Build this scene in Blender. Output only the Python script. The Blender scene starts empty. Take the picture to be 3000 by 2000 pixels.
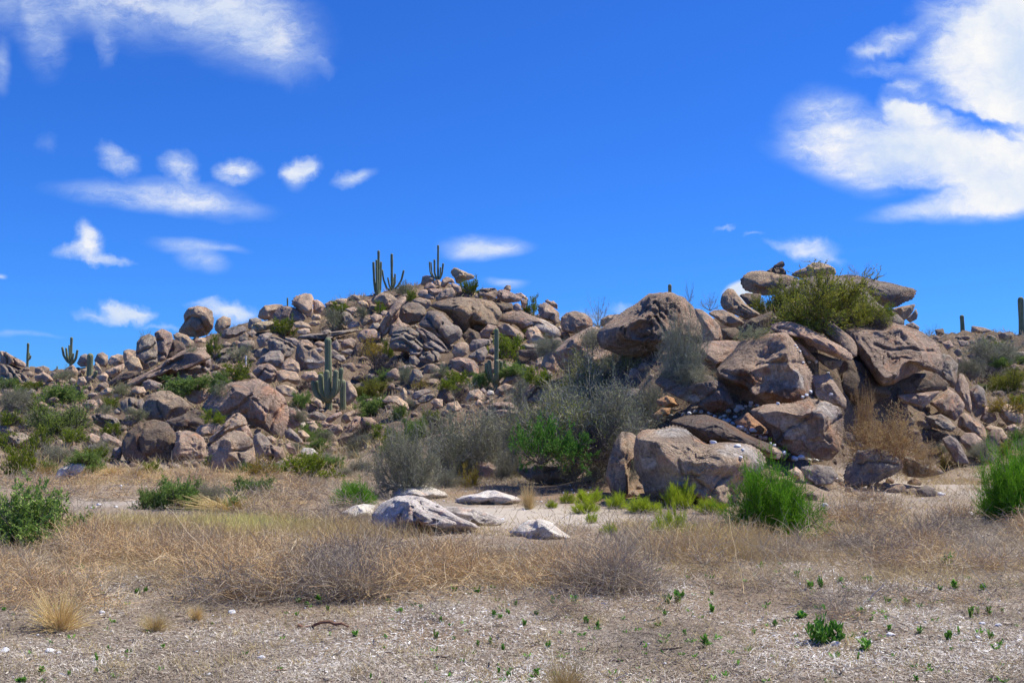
import bpy, bmesh, math, random
import numpy as np
from mathutils import Vector
R_ = math.radians
F = 3217.0            # focal length in photo pixels (photo is 3000 wide), horizon on row HR
HR = 1200.0
EYE = 1.7
SUN = Vector((0.50, 0.20, 0.84)).normalized()

# ------------------------------------------------------------------ camera, sky, sun, exposure
scn = bpy.context.scene
COL = scn.collection
cd = bpy.data.cameras.new('camera'); cam = bpy.data.objects.new('camera', cd); COL.objects.link(cam)
cd.sensor_width = 36; cd.sensor_fit = 'HORIZONTAL'; cd.lens = 36*F/3000
cd.shift_y = (HR-1000)/3000; cd.clip_start = 0.1; cd.clip_end = 9000
cam.location = (0, 0, EYE); cam.rotation_euler = (math.pi/2, 0, 0)
scn.camera = cam
scn.view_settings.view_transform = 'Standard'; scn.view_settings.look = 'None'
scn.view_settings.exposure = 0.36
scn.view_settings.gamma = 1.0
sd = bpy.data.lights.new('sun', 'SUN'); so = bpy.data.objects.new('sun', sd); COL.objects.link(so)
sd.energy = 5.0; sd.angle = R_(0.5); sd.color = (1.0, 0.94, 0.82)
so.rotation_euler = (-SUN).to_track_quat('-Z', 'Y').to_euler(); so.location = (0, 0, 30)

class NT:
    """small helper for building node trees"""
    def __init__(s, tree): s.t = tree; s.n = tree.nodes; s.l = tree.links
    def node(s, typ, ins=None, **kw):
        n = s.n.new(typ)
        for k, v in kw.items(): setattr(n, k, v)
        if ins:
            for k, v in ins.items():
                sock = n.inputs[k]
                if isinstance(v, bpy.types.NodeSocket): s.l.new(v, sock)
                else: sock.default_value = v
        return n
    def math(s, op, a, b=None, c=None, clamp=False):
        ins = {0: a}
        if b is not None: ins[1] = b
        if c is not None: ins[2] = c
        return s.node('ShaderNodeMath', ins, operation=op, use_clamp=clamp).outputs[0]
    def noise(s, vec, scale, detail=4, rough=0.55, out='Fac', dist=0.0):
        return s.node('ShaderNodeTexNoise', {'Vector': vec, 'Scale': scale, 'Detail': detail, 'Roughness': rough, 'Distortion': dist}).outputs[out]
    def ramp(s, fac, lo, hi, a=0.0, b=1.0, smooth=False):
        return s.node('ShaderNodeMapRange', {'Value': fac, 'From Min': lo, 'From Max': hi, 'To Min': a, 'To Max': b},
                      interpolation_type='SMOOTHSTEP' if smooth else 'LINEAR').outputs[0]
    def mix(s, fac, a, b, blend='MIX'):
        n = s.node('ShaderNodeMix', data_type='RGBA', blend_type=blend)
        for sock, v in ((n.inputs[0], fac), (n.inputs[6], a), (n.inputs[7], b)):
            if isinstance(v, bpy.types.NodeSocket): s.l.new(v, sock)
            else: sock.default_value = v if not isinstance(v, tuple) or len(v) == 4 else (*v, 1)
        return n.outputs[2]

world = bpy.data.worlds.new('World'); scn.world = world; world.use_nodes = True
w = NT(world.node_tree); w.n.clear()
sky = w.node('ShaderNodeTexSky', sky_type='NISHITA', sun_disc=False, sun_elevation=math.asin(SUN.z),
             sun_rotation=math.atan2(SUN.x, SUN.y), altitude=900.0, air_density=1.0, dust_density=0.25, ozone_density=3.0)
skc = w.mix(1.0, sky.outputs[0], (0.19, 0.575, 1.36, 1), 'MULTIPLY')
bg1 = w.node('ShaderNodeBackground', {'Color': skc, 'Strength': 0.091})
tc = w.node('ShaderNodeTexCoord')
sep = w.node('ShaderNodeSeparateXYZ', {0: tc.outputs['Generated']})
yy = w.math('MAXIMUM', sep.outputs[1], 0.05)
cu = w.math('DIVIDE', sep.outputs[0], yy); cw = w.math('DIVIDE', sep.outputs[2], yy)
uv = w.node('ShaderNodeCombineXYZ', {0: cu, 1: cw, 2: 0.0}).outputs[0]
def warp(vec, scale, amt, detail, stretch=None):
    v = vec
    if stretch: v = w.node('ShaderNodeMapping', {'Vector': vec, 'Rotation': (0, 0, stretch[0]), 'Scale': (stretch[1], stretch[2], 1)}).outputs[0]
    n = w.noise(v, scale, detail, 0.6, out='Color')
    d = w.node('ShaderNodeVectorMath', {0: n, 1: (0.5, 0.5, 0.5)}, operation='SUBTRACT').outputs[0]
    d = w.node('ShaderNodeVectorMath', {0: d, 'Scale': amt}, operation='SCALE').outputs[0]
    d = w.node('ShaderNodeVectorMath', {0: d, 1: (1, 1, 0)}, operation='MULTIPLY').outputs[0]
    return w.node('ShaderNodeVectorMath', {0: vec, 1: d}, operation='ADD').outputs[0]
uv_soft = warp(uv, 11, 0.030, 3, (0.3, 0.7, 1.6))
uv_puff = warp(warp(uv, 16, 0.024, 3), 70, 0.015, 9)
# clouds: centre, half axes (hundredths of a radian-like slope), tilt, strength, inner/outer edge, puffy
CL = [
 # long bank upper left
 (180,-40,420,125,-3,.42,0.1,1.5,0),(420,0,330,120,8,.5,0.0,1.5,0),(690,60,250,135,16,.72,0.1,1.35,0),(820,130,130,100,35,.45,0.0,1.4,1),
 (110,90,60,120,-15,.38,0.0,1.4,0),(165,140,38,60,-20,.25,0,1.3,1),(305,140,34,62,-12,.32,0,1.3,1),(5,190,28,75,0,.4,0,1.3,0),(952,196,34,26,20,.22,0,1.3,1),
 # five small lens clouds
 (343,462,72,44,22,.55,.2,1.15,1),(525,475,68,50,12,.62,.2,1.15,1),(552,510,34,34,40,.4,0,1.2,1),(700,494,70,46,5,.7,.2,1.1,1),
 (880,500,66,44,-22,.85,.35,1.1,1),(862,522,36,30,0,.5,0,1.2,0),(1022,522,60,28,-12,.55,.1,1.15,1),(1065,502,46,14,-14,.45,0,1.3,0),
 (440,572,300,46,4,.62,.1,1.2,0),(600,590,190,40,7,.45,0,1.3,0),
 (262,700,38,62,-25,.75,.2,1.2,1),(200,742,62,24,-8,.6,.1,1.2,1),(305,762,88,20,6,.72,.2,1.2,1),(255,735,50,34,0,.7,.2,1.2,1),
 (560,715,120,30,5,.5,0,1.3,0),(660,728,80,16,2,.35,0,1.3,0),(600,768,80,38,14,.48,0,1.3,0),
 (1430,722,135,40,1,.92,.1,1.2,0),(1480,828,62,13,3,.5,0,1.3,0),
 (375,912,88,34,2,.98,.35,1.1,1),(290,930,80,20,4,.6,.1,1.2,1),(330,900,50,26,8,.7,.1,1.2,1),(470,955,90,10,6,.3,0,1.3,1),(660,915,84,34,10,.9,.2,1.2,1),(715,925,40,30,0,.6,.1,1.2,1),(600,895,50,16,0,.4,0,1.3,1),
 (6,803,18,9,0,.6,0,1.2,0),(60,980,110,7,3,.25,0,1.4,0),(140,415,34,26,10,.12,0,1.4,1),
 # great cloud on the right
 (2760,445,460,105,3,1.0,.35,1.25,0),(2420,385,140,105,18,.7,.1,1.35,0),(2980,470,300,110,-6,1.0,.5,1.25,0),(2560,500,190,60,4,.6,.1,1.3,0),
 (2960,130,260,215,-18,1.0,.5,1.15,1),(3020,300,250,120,0,1.0,.5,1.2,1),(2800,180,130,110,-20,.85,.3,1.2,1),(2620,120,130,40,-26,.6,.1,1.3,1),(2560,145,70,18,-18,.35,0,1.3,1),(2790,20,110,60,-10,.5,0,1.4,1),
 (2650,300,80,70,-20,1.0,.5,1.15,1),(2700,340,110,70,0,.9,.3,1.2,1),(2600,205,120,28,-3,.35,0,1.3,1),
 (2690,618,150,34,-4,.6,.1,1.3,0),(2860,590,220,50,-8,.9,.3,1.2,0),(2980,560,160,70,-10,1.,.4,1.2,0),(2440,300,90,36,0,.3,0,1.4,1),
 (2362,722,95,38,4,.78,.2,1.2,1),(2420,752,60,18,12,.5,0,1.3,1),(2270,715,40,12,5,.3,0,1.3,1),(2125,672,32,9,-10,.3,0,1.3,1),(2203,690,26,7,-4,.22,0,1.3,1),
 (2175,850,62,34,-20,1.0,.6,1.1,0),(1690,940,120,26,0,.35,0,1.4,1),(1830,905,60,22,0,.5,0,1.3,1)]
inv = None
for (cx, cy, rx, ry, rot, st, e0, e1, pf) in CL:
    m = w.node('ShaderNodeMapping', {'Vector': uv_puff if pf else uv_soft, 'Location': ((cx-1500)/F, (HR-cy)/F, 0),
               'Rotation': (0, 0, R_(-rot)), 'Scale': (rx/F, ry/F, 1)}, vector_type='TEXTURE')
    ln = w.node('ShaderNodeVectorMath', {0: m.outputs[0]}, operation='LENGTH').outputs['Value']
    d = w.ramp(ln, e0, e1, 1-st, 1.0, smooth=True)
    inv = d if inv is None else w.math('MULTIPLY', inv, d)
dens = w.math('SUBTRACT', 1.0, inv, clamp=True)
for (cx, cy, rx, ry, rot, st) in [(2830,345,150,15,22,.9),(2610,275,170,24,4,.75),(2560,180,60,14,-20,.5),(2660,562,120,13,-2,.8),(2745,330,20,40,-30,.5),(2900,372,110,16,0,.7),(60,70,16,90,-10,.35),(235,110,30,60,-8,.4),(345,520,60,10,18,.5),(700,510,50,5,10,.4)]:
    m = w.node('ShaderNodeMapping', {'Vector': uv_puff, 'Location': ((cx-1500)/F, (HR-cy)/F, 0), 'Rotation': (0, 0, R_(-rot)), 'Scale': (rx/F, ry/F, 1)}, vector_type='TEXTURE')
    ln = w.node('ShaderNodeVectorMath', {0: m.outputs[0]}, operation='LENGTH').outputs['Value']
    dens = w.math('MULTIPLY', dens, w.ramp(ln, .1, 1.5, 1-st, 1.0, smooth=True))
# fibrous thinning, stretched along the wind
fib = w.noise(w.node('ShaderNodeMapping', {'Vector': uv_puff, 'Rotation': (0, 0, R_(-18)), 'Scale': (1.0, 2.4, 1)}).outputs[0], 17, 12, 0.72)
thin = w.ramp(fib, 0.32, 0.60, 0.30, 1.25)
keep = w.ramp(dens, .6, 1.0, 0, .8)
dens = w.math('MULTIPLY', dens, w.math('ADD', thin, w.math('MULTIPLY', keep, w.math('SUBTRACT', 1.0, thin))), clamp=True)
front = w.math('GREATER_THAN', sep.outputs[1], 0.06)
up = w.ramp(sep.outputs[2], 0.0, 0.03)
dens = w.math('MULTIPLY', w.math('MULTIPLY', dens, front), up)
shade = w.ramp(w.noise(uv_puff, 8, 8, 0.6), 0.38, 0.58)
thick = w.ramp(dens, 0.3, 0.95)
ccol = w.mix(thick, (0.66, 0.80, 1.0), w.mix(shade, (0.66, 0.78, 0.98), (1.0, 1.0, 1.0)))
bg2 = w.node('ShaderNodeBackground', {'Color': ccol, 'Strength': 0.75})
ms = w.node('ShaderNodeMixShader', {0: dens, 1: bg1.outputs[0], 2: bg2.outputs[0]})
wo = w.node('ShaderNodeOutputWorld', {0: ms.outputs[0]})

# ------------------------------------------------------------------ small numeric helpers
def hash3(i, j, k, seed):
    n = (i.astype(np.int64)*73856093) ^ (j.astype(np.int64)*19349663) ^ (k.astype(np.int64)*83492791) ^ (seed*2654435761 & 0x7fffffff)
    n = (n ^ (n >> 13)) * 1274126177 & 0x7fffffff
    n = (n ^ (n >> 16)) * 668265263 & 0x7fffffff
    return ((n ^ (n >> 15)) & 0xffff)/32767.5 - 1.0
def noise3(p, seed=0):
    f = np.floor(p); t = p-f; t = t*t*t*(t*(t*6-15)+10); f = f.astype(np.int64)
    out = 0
    for a in (0, 1):
        for b in (0, 1):
            for c in (0, 1):
                wt = (t[:, 0] if a else 1-t[:, 0])*(t[:, 1] if b else 1-t[:, 1])*(t[:, 2] if c else 1-t[:, 2])
                out = out + wt*hash3(f[:, 0]+a, f[:, 1]+b, f[:, 2]+c, seed)
    return out
def fbm(p, octv=4, seed=0, gain=0.5):
    o = 0; a = 1.0; q = p.copy()
    for i in range(octv):
        o = o+a*noise3(q, seed+i*17); a *= gain; q = q*2.03+11.3
    return o
def P(px, py, Y):
    return np.array(((px-1500)*Y/F, Y, EYE-(py-HR)*Y/F))

# ------------------------------------------------------------------ terrain height
FL = lambda Y: HR+EYE*F/Y
TP = [  # photo column: [(distance, row of the ground surface there)...]
 (-900, [(30,FL(30)),(60,1225),(90,1150),(125,1120),(160,1160)]),
 (0,   [(27,FL(27)),(36,1300),(55,1200),(75,1140),(95,1085),(112,1050),(130,1060)]),
 (150, [(27,FL(27)),(36,1330),(55,1205),(75,1130),(95,1095),(108,1085),(130,1095)]),
 (350, [(30,FL(30)),(36,1330),(48,1220),(62,1140),(80,1085),(95,1050),(120,1075)]),
 (600, [(29,FL(29)),(34,1330),(45,1205),(60,1125),(75,1035),(88,975),(110,1010)]),
 (850, [(31,FL(31)),(40,1290),(52,1195),(66,1085),(80,985),(93,905),(115,960)]),
 (1000,[(33,FL(33)),(45,1262),(60,1203),(70,1090),(84,955),(95,872),(120,955)]),
 (1250,[(27,FL(27)),(38,1290),(55,1190),(68,1075),(82,930),(96,806),(120,920)]),
 (1400,[(27,FL(27)),(38,1290),(55,1180),(68,1080),(82,950),(95,842),(120,940)]),
 (1600,[(25,FL(25)),(33,1290),(50,1180),(66,1090),(82,985),(93,925),(120,980)]),
 (1750,[(23,FL(23)),(27,1320),(32,1170),(38,1060),(60,1010),(85,955),(120,990)]),
 (1900,[(22,FL(22)),(25,1300),(29,1100),(34,965),(40,935),(60,1010),(120,1050)]),
 (2100,[(20.5,FL(20.5)),(23.5,1300),(27,1040),(31,945),(38,905),(60,1010),(120,1050)]),
 (2300,[(20.5,FL(20.5)),(23.5,1290),(27,1010),(31,895),(37,862),(60,1000),(120,1050)]),
 (2500,[(24.5,FL(24.5)),(27,1240),(30,1020),(33,910),(38,885),(60,1000),(120,1040)]),
 (2700,[(27,FL(27)),(30,1260),(34,1080),(38,985),(44,975),(75,985),(120,1030)]),
 (2850,[(27,FL(27)),(33,1260),(42,1130),(58,1010),(75,970),(120,1030)]),
 (3000,[(27,FL(27)),(35,1240),(48,1090),(65,990),(80,975),(120,1030)]),
 (3900,[(27,FL(27)),(38,1260),(55,1150),(75,1080),(100,1060),(130,1090)])]
TY = np.arange(0, 402, 0.5); TX = np.arange(-900, 3901, 25.0)
cols = []
for px, pts in TP:
    Ys = [0, pts[0][0]]+[p[0] for p in pts[1:]]; Z = [0, 0]+[EYE+(HR-p[1])/F*p[0] for p in pts[1:]]
    Ys += [250, 402]; Z += [Z[-1]*0.35, 0.0]
    cols.append(np.interp(TY, Ys, Z))
cols = np.array(cols)
TZ = np.array([[0.0]*len(TY)]*len(TX))
for j in range(len(TY)): TZ[:, j] = np.interp(TX, [c[0] for c in TP], cols[:, j])
def blur(a, ax, n):
    k = np.hanning(n+2)[1:-1]; k /= k.sum(); pad = n//2
    b = np.concatenate([np.repeat(np.take(a, [0], ax), pad, ax), a, np.repeat(np.take(a, [-1], ax), pad, ax)], ax)
    return np.apply_along_axis(lambda v: np.convolve(v, k, 'valid'), ax, b)
TZ = blur(blur(TZ, 0, 7), 1, 5)
def H(x, y):
    x = np.atleast_1d(np.asarray(x, float)); y = np.atleast_1d(np.asarray(y, float))
    yc = np.clip(y, 4, 401); pxr = 1500+F*x/yc; px = np.clip(1500+F*x/yc, TX[0], TX[-1]-1e-3)
    fi = (px-TX[0])/25.0; fj = np.clip(yc/0.5, 0, len(TY)-1.001)
    i = fi.astype(int); j = fj.astype(int); a = fi-i; b = fj-j
    i2 = np.minimum(i+1, len(TX)-1)
    z = (TZ[i, j]*(1-a)+TZ[i2, j]*a)*(1-b)+(TZ[i, j+1]*(1-a)+TZ[i2, j+1]*a)*b
    p = np.stack([x, y, 0*x], 1)
    amp = np.clip((y-24)/30, 0, 1)*np.clip((300-y)/150, 0, 1)
    z = z+fbm(p*0.45, 3, 5)*0.20*amp + fbm(p*0.9, 3, 9)*0.035*np.clip((250-y)/100, 0, 1)
    if SINK:
        hz = np.clip(z/1.6, 0, 1); oc = np.exp(-((pxr-2260)/430)**4)*np.clip((y-20)/2, 0, 1)*np.clip((42-y)/4, 0, 1)
        hp = np.clip((y-40)/15, 0, 1)*np.clip((130-y)/10, 0, 1)
        bil = 1-np.abs(fbm(p*np.array([.75, .75, 1]), 3, 21)); bil2 = 1-np.abs(fbm(p*.42+7, 3, 31))
        z = z-2.6*np.exp(-((pxr-2590)/120)**2-((y-29.3)/1.7)**2)
        z = z-hz*(0.30+0.12*oc)+hz*oc*(bil-.75)*.8+hz*hp*(bil2-.75)*1.1
    return z
SINK = 0
DY = np.concatenate([np.arange(5, 40, 0.25), np.arange(40, 128, 0.5)])
def ground_at(px, py):
    """distance at which the sight line through a photo pixel first meets the ground"""
    x = (px-1500)*DY/F; rows = HR-(H(x, DY)-EYE)/DY*F
    ok = np.nonzero(rows <= py)[0]
    if len(ok): return float(DY[ok[0]])
    return float(DY[8+np.argmin(rows[8:])])

# ------------------------------------------------------------------ mesh helpers
def mesh_from(name, V, Fc, mat=None, smooth=True, tint=None):
    me = bpy.data.meshes.new(name)
    V = np.asarray(V, np.float32); Fc = np.asarray(Fc, np.int32); n = Fc.shape[1]
    me.vertices.add(len(V)); me.vertices.foreach_set('co', V.ravel())
    me.loops.add(Fc.size); me.loops.foreach_set('vertex_index', Fc.ravel())
    me.polygons.add(len(Fc)); me.polygons.foreach_set('loop_start', np.arange(0, Fc.size, n, dtype=np.int32))
    me.update(calc_edges=True)
    me.polygons.foreach_set('use_smooth', np.full(len(Fc), smooth, dtype=bool))
    if tint is not None:
        at = me.attributes.new('tint', 'FLOAT', 'POINT'); at.data.foreach_set('value', np.asarray(tint, np.float32))
    if mat: me.materials.append(mat)
    return me
def add(name, me, parent=None, loc=None):
    o = bpy.data.objects.new(name, me); COL.objects.link(o)
    if parent: o.parent = parent
    if loc is not None: o.location = loc
    return o
def tag(o, label=None, cat=None, group=None, kind=None):
    if label: o['label'] = label
    if cat: o['category'] = cat
    if group: o['group'] = group
    if kind: o['kind'] = kind
    return o
class Geo:
    """collects numpy geometry (quads) with a per-vertex tint"""
    def __init__(s): s.V = []; s.Q = []; s.T = []; s.n = 0
    def put(s, V, Q, T):
        s.V.append(V); s.Q.append(Q+s.n); s.T.append(T); s.n += len(V)
    def ribbon(s, path, wid, tint, rng, wdir=None):
        N, K, _ = path.shape
        if wdir is None:
            d = path[:, -1]-path[:, 0]; wdir = np.cross(d, rng.normal(size=(N, 3)))
        wdir = wdir/(np.linalg.norm(wdir, axis=1, keepdims=True)+1e-9)
        off = wdir[:, None, :]*wid[:, :, None]*0.5
        V = np.stack([path-off, path+off], 2).reshape(-1, 3)
        base = (np.arange(N)*K*2)[:, None]+np.arange(K-1)[None]*2
        Q = np.stack([base, base+1, base+3, base+2], -1).reshape(-1, 4)
        s.put(V, Q, np.repeat(tint, K*2))
    def tube(s, path, rad, tint, sides=4):
        N, K, _ = path.shape
        d = np.gradient(path, axis=1); d /= np.linalg.norm(d, axis=2, keepdims=True)+1e-9
        ref = np.where(np.abs(d[..., 2:3]) > .9, np.array([1., 0, 0]), np.array([0, 0, 1.]))
        u = np.cross(d, ref); u /= np.linalg.norm(u, axis=2, keepdims=True)+1e-9; v = np.cross(d, u)
        a = np.arange(sides)*2*np.pi/sides
        V = path[:, :, None]+rad[:, :, None, None]*(u[:, :, None]*np.cos(a)[None, None, :, None]+v[:, :, None]*np.sin(a)[None, None, :, None])
        V = V.reshape(-1, 3)
        n, k, q = np.meshgrid(np.arange(N), np.arange(K-1), np.arange(sides), indexing='ij')
        i0 = (n*K+k)*sides+q; i1 = (n*K+k)*sides+(q+1) % sides
        Q = np.stack([i0, i1, i1+sides, i0+sides], -1).reshape(-1, 4)
        s.put(V, Q, np.repeat(tint, K*sides))
    def leaf(s, pos, dirs, ln, wd, tint, rng):
        N = len(pos); dirs = dirs/(np.linalg.norm(dirs, axis=1, keepdims=True)+1e-9)
        side = np.cross(dirs, rng.normal(size=(N, 3))); side /= np.linalg.norm(side, axis=1, keepdims=True)+1e-9
        ln = ln[:, None]; wd = wd[:, None]
        V = np.stack([pos, pos+dirs*ln*.45+side*wd*.5, pos+dirs*ln, pos+dirs*ln*.45-side*wd*.5], 1).reshape(-1, 3)
        s.put(V, np.arange(N*4).reshape(-1, 4), np.repeat(tint, 4))
    def mesh(s, name, mat, smooth=False, xf=None):
        V = np.concatenate(s.V)
        if xf is not None: V = xf(V)
        return mesh_from(name, V, np.concatenate(s.Q), mat, smooth, np.concatenate(s.T))
def walk(p0, d0, ln, K, curl, rng, grav=0.0):
    """random curved paths (N,K,3) from start points and directions"""
    N = len(p0); d = d0/(np.linalg.norm(d0, axis=1, keepdims=True)+1e-9); out = [p0]; p = p0
    st = (ln/(K-1))[:, None]
    for k in range(K-1):
        p = p+d*st; out.append(p)
        d = d+rng.normal(size=(N, 3))*curl+np.array([0, 0, grav]); d /= np.linalg.norm(d, axis=1, keepdims=True)+1e-9
    return np.stack(out, 1)
def along(path, N, rng, lo=.3, hi=1.0):
    """N random points on random paths, with local direction"""
    M, K, _ = path.shape; i = rng.integers(0, M, N); t = rng.uniform(lo, hi, N)*(K-1); k = np.minimum(t.astype(int), K-2); a = (t-k)[:, None]
    return path[i, k]*(1-a)+path[i, k+1]*a, path[i, k+1]-path[i, k], i

# ------------------------------------------------------------------ materials
def mat(name):
    m = bpy.data.materials.new(name); m.use_nodes = True; t = NT(m.node_tree); t.n.clear()
    out = t.node('ShaderNodeOutputMaterial'); return m, t, out
def plant_mat(name, cols, transl=0.3, rough=0.7):
    m, t, out = mat(name)
    at = t.node('ShaderNodeAttribute', attribute_name='tint').outputs['Fac']
    oi = t.node('ShaderNodeObjectInfo').outputs['Random']
    r = t.node('ShaderNodeValToRGB', {0: at}); e = r.color_ramp.elements
    e[0].color = (*cols[0], 1); e[1].color = (*cols[-1], 1)
    for i, c in enumerate(cols[1:-1]):
        x = e.new((i+1)/(len(cols)-1)); x.color = (*c, 1)
    var = t.math('MULTIPLY_ADD', oi, 0.35, 0.83)
    c = t.mix(1.0, r.outputs[0], t.node('ShaderNodeCombineColor', {0: var, 1: var, 2: var}).outputs[0], 'MULTIPLY')
    p = t.node('ShaderNodeBsdfPrincipled', {'Base Color': c, 'Roughness': rough, 'Specular IOR Level': 0.25})
    if transl:
        tr = t.node('ShaderNodeBsdfTranslucent', {'Color': c})
        mx = t.node('ShaderNodeMixShader', {0: transl, 1: p.outputs[0], 2: tr.outputs[0]}); t.l.new(mx.outputs[0], out.inputs[0])
    else: t.l.new(p.outputs[0], out.inputs[0])
    return m
M = {}
def rock_material():
    m, t, out = mat('weathered_granite')
    tc = t.node('ShaderNodeTexCoord'); oi = t.node('ShaderNodeObjectInfo')
    v = t.node('ShaderNodeVectorMath', {0: tc.outputs['Object'], 'Scale': oi.outputs['Alpha']}, operation='SCALE').outputs[0]
    off = t.math('MULTIPLY', oi.outputs['Random'], 90.0)
    v = t.node('ShaderNodeVectorMath', {0: v, 1: t.node('ShaderNodeCombineXYZ', {0: off, 1: off, 2: off}).outputs[0]}, operation='ADD').outputs[0]
    big = t.noise(v, 1.3, 7, 0.62); mid = t.noise(v, 4.2, 8, 0.68, dist=0.6); fine = t.noise(v, 22, 6, 0.75); fl = t.noise(v, 60, 3, 0.7)
    base = oi.outputs['Color']
    varn = t.ramp(big, 0.44, 0.60)
    c = t.mix(t.math('MULTIPLY', varn, 0.78), base, t.mix(0.28, (0.185, 0.155, 0.140), base))
    rust = t.ramp(t.noise(v, 2.1, 6, 0.6, dist=1.0), 0.52, 0.68)
    c = t.mix(t.math('MULTIPLY', rust, 0.5), c, t.mix(1.0, base, (1.25, 0.82, 0.58), 'MULTIPLY'))
    pale = t.ramp(mid, 0.56, 0.72)
    c = t.mix(t.math('MULTIPLY', pale, 0.45), c, t.mix(1.0, base, (1.45, 1.42, 1.4), 'MULTIPLY'))
    # dark water stains running down the faces
    st = t.noise(t.node('ShaderNodeMapping', {'Vector': v, 'Scale': (5.0, 5.0, 0.7)}).outputs[0], 1.4, 5, 0.6)
    c = t.mix(t.ramp(st, 0.56, 0.70, 0, 0.55), c, t.mix(0.25, (0.10, 0.082, 0.08), base))
    ru = t.node('ShaderNodeAttribute', attribute_name='rust').outputs['Fac']; pa = t.node('ShaderNodeAttribute', attribute_name='pale').outputs['Fac']
    c = t.mix(t.math('MULTIPLY', pa, t.ramp(mid, .40, .60, .22, .75)), c, (0.78, 0.72, 0.63)); c = t.mix(t.math('MULTIPLY', ru, t.ramp(big, .40, .58, .35, .8)), c, (0.30, 0.135, 0.06))
    sp = t.ramp(fine, 0.33, 0.67, 0.62, 1.36)
    sp = t.math('MULTIPLY', sp, t.ramp(fl, 0.3, 0.7, 0.85, 1.16))
    c = t.mix(1.0, c, t.node('ShaderNodeCombineColor', {0: sp, 1: sp, 2: sp}).outputs[0], 'MULTIPLY')
    vor = t.node('ShaderNodeTexVoronoi', {'Vector': t.node('ShaderNodeVectorMath', {0: v, 1: t.node('ShaderNodeVectorMath', {0: t.noise(v, 2.5, 4, .6, out='Color'), 'Scale': 0.9}, operation='SCALE').outputs[0]}, operation='ADD').outputs[0],
                 'Scale': 0.85}, feature='DISTANCE_TO_EDGE').outputs[0]
    crack = t.ramp(vor, 0.0, 0.014, 0.0, 1.0)
    hgt = t.math('ADD', t.math('MULTIPLY', mid, 0.8), t.math('ADD', t.math('MULTIPLY', fine, 0.42), t.math('ADD', t.math('MULTIPLY', crack, 0.30), t.math('MULTIPLY', fl, .10))))
    inv = t.math('DIVIDE', 0.17, oi.outputs['Alpha'])
    b = t.node('ShaderNodeBump', {'Strength': 1.0, 'Distance': inv, 'Height': hgt})
    p = t.node('ShaderNodeBsdfPrincipled', {'Base Color': c, 'Roughness': 0.95, 'Specular IOR Level': 0.12, 'Normal': b.outputs[0]})
    t.l.new(p.outputs[0], out.inputs[0]); return m
M['rock'] = rock_material()
def ground_material():
    m, t, out = mat('dry_desert_soil')
    v = t.node('ShaderNodeTexCoord').outputs['Object']
    a = t.noise(v, 0.35, 5, 0.6); b = t.noise(v, 2.2, 6, 0.7); c3 = t.noise(v, 18, 5, 0.75); d = t.noise(v, 70, 3, 0.7)
    c = t.mix(t.ramp(a, 0.38, 0.62), (0.31, 0.225, 0.15), (0.36, 0.30, 0.235))
    c = t.mix(t.ramp(b, 0.5, 0.7, 0, 0.7), c, (0.26, 0.19, 0.13))
    c = t.mix(t.ramp(c3, 0.55, 0.75, 0, 0.8), c, (0.47, 0.42, 0.37))
    c = t.mix(t.ramp(d, 0.55, 0.72, 0, 0.6), c, (0.19, 0.155, 0.13))
    for cx_, cy_, rx_, ry_, col_, k_ in ((-.1, 17.6, 2.3, 1.9, (0.55, 0.485, 0.40), .85), (8.2, 24.0, 3.2, 2.2, (0.50, 0.44, 0.38), .7), (-9, 27.5, 7, 3.0, (0.47, 0.31, 0.17), .8), (-6.5, 20.5, 2.2, 1.3, (0.50, 0.44, 0.38), .6), (1.2, 22, 2.5, 2, (0.30, 0.18, 0.10), .6)):
        dm = t.node('ShaderNodeMapping', {'Vector': v, 'Location': (cx_, cy_, 0), 'Scale': (rx_, ry_, 6)}, vector_type='TEXTURE').outputs[0]
        dl = t.math('ADD', t.node('ShaderNodeVectorMath', {0: dm}, operation='LENGTH').outputs['Value'], t.math('MULTIPLY', t.math('SUBTRACT', b, .5), 1.3))
        c = t.mix(t.ramp(dl, 1.15, 0.6, 0, k_), c, (*col_, 1))
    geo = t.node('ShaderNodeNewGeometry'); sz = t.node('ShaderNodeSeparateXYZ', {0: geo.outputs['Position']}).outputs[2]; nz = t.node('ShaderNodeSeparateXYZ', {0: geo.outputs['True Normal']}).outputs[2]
    hill = t.mix(t.ramp(b, 0.42, 0.6), (0.10, 0.072, 0.048), (0.21, 0.155, 0.105))  # hill soil darkened: shade of the gaps between boulders put into its colour
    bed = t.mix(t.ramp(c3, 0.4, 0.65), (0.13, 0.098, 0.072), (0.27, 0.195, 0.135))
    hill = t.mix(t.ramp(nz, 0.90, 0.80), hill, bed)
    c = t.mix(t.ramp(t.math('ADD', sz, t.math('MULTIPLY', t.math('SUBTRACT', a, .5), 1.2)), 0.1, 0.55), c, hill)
    h = t.math('ADD', t.math('MULTIPLY', c3, 0.7), t.math('MULTIPLY', d, 0.3))
    bp = t.node('ShaderNodeBump', {'Strength': 0.8, 'Distance': 0.05, 'Height': h})
    p = t.node('ShaderNodeBsdfPrincipled', {'Base Color': c, 'Roughness': 0.95, 'Specular IOR Level': 0.1, 'Normal': bp.outputs[0]})
    t.l.new(p.outputs[0], out.inputs[0]); return m
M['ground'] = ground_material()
M['broom'] = plant_mat('bright_broom_green', [(0.07,0.20,0.012),(0.15,0.36,0.018),(0.26,0.50,0.04)], 0.4)
M['ybroom'] = plant_mat('yellow_green_broom', [(0.22,0.33,0.02),(0.40,0.50,0.03),(0.55,0.60,0.07)], 0.35)
M['leafy'] = plant_mat('dull_green_leaf', [(0.11,0.20,0.035),(0.21,0.33,0.065),(0.40,0.46,0.15)], 0.3)
M['creosote'] = plant_mat('creosote_green', [(0.10,0.17,0.012),(0.21,0.29,0.018),(0.38,0.40,0.04)], 0.3)
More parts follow.
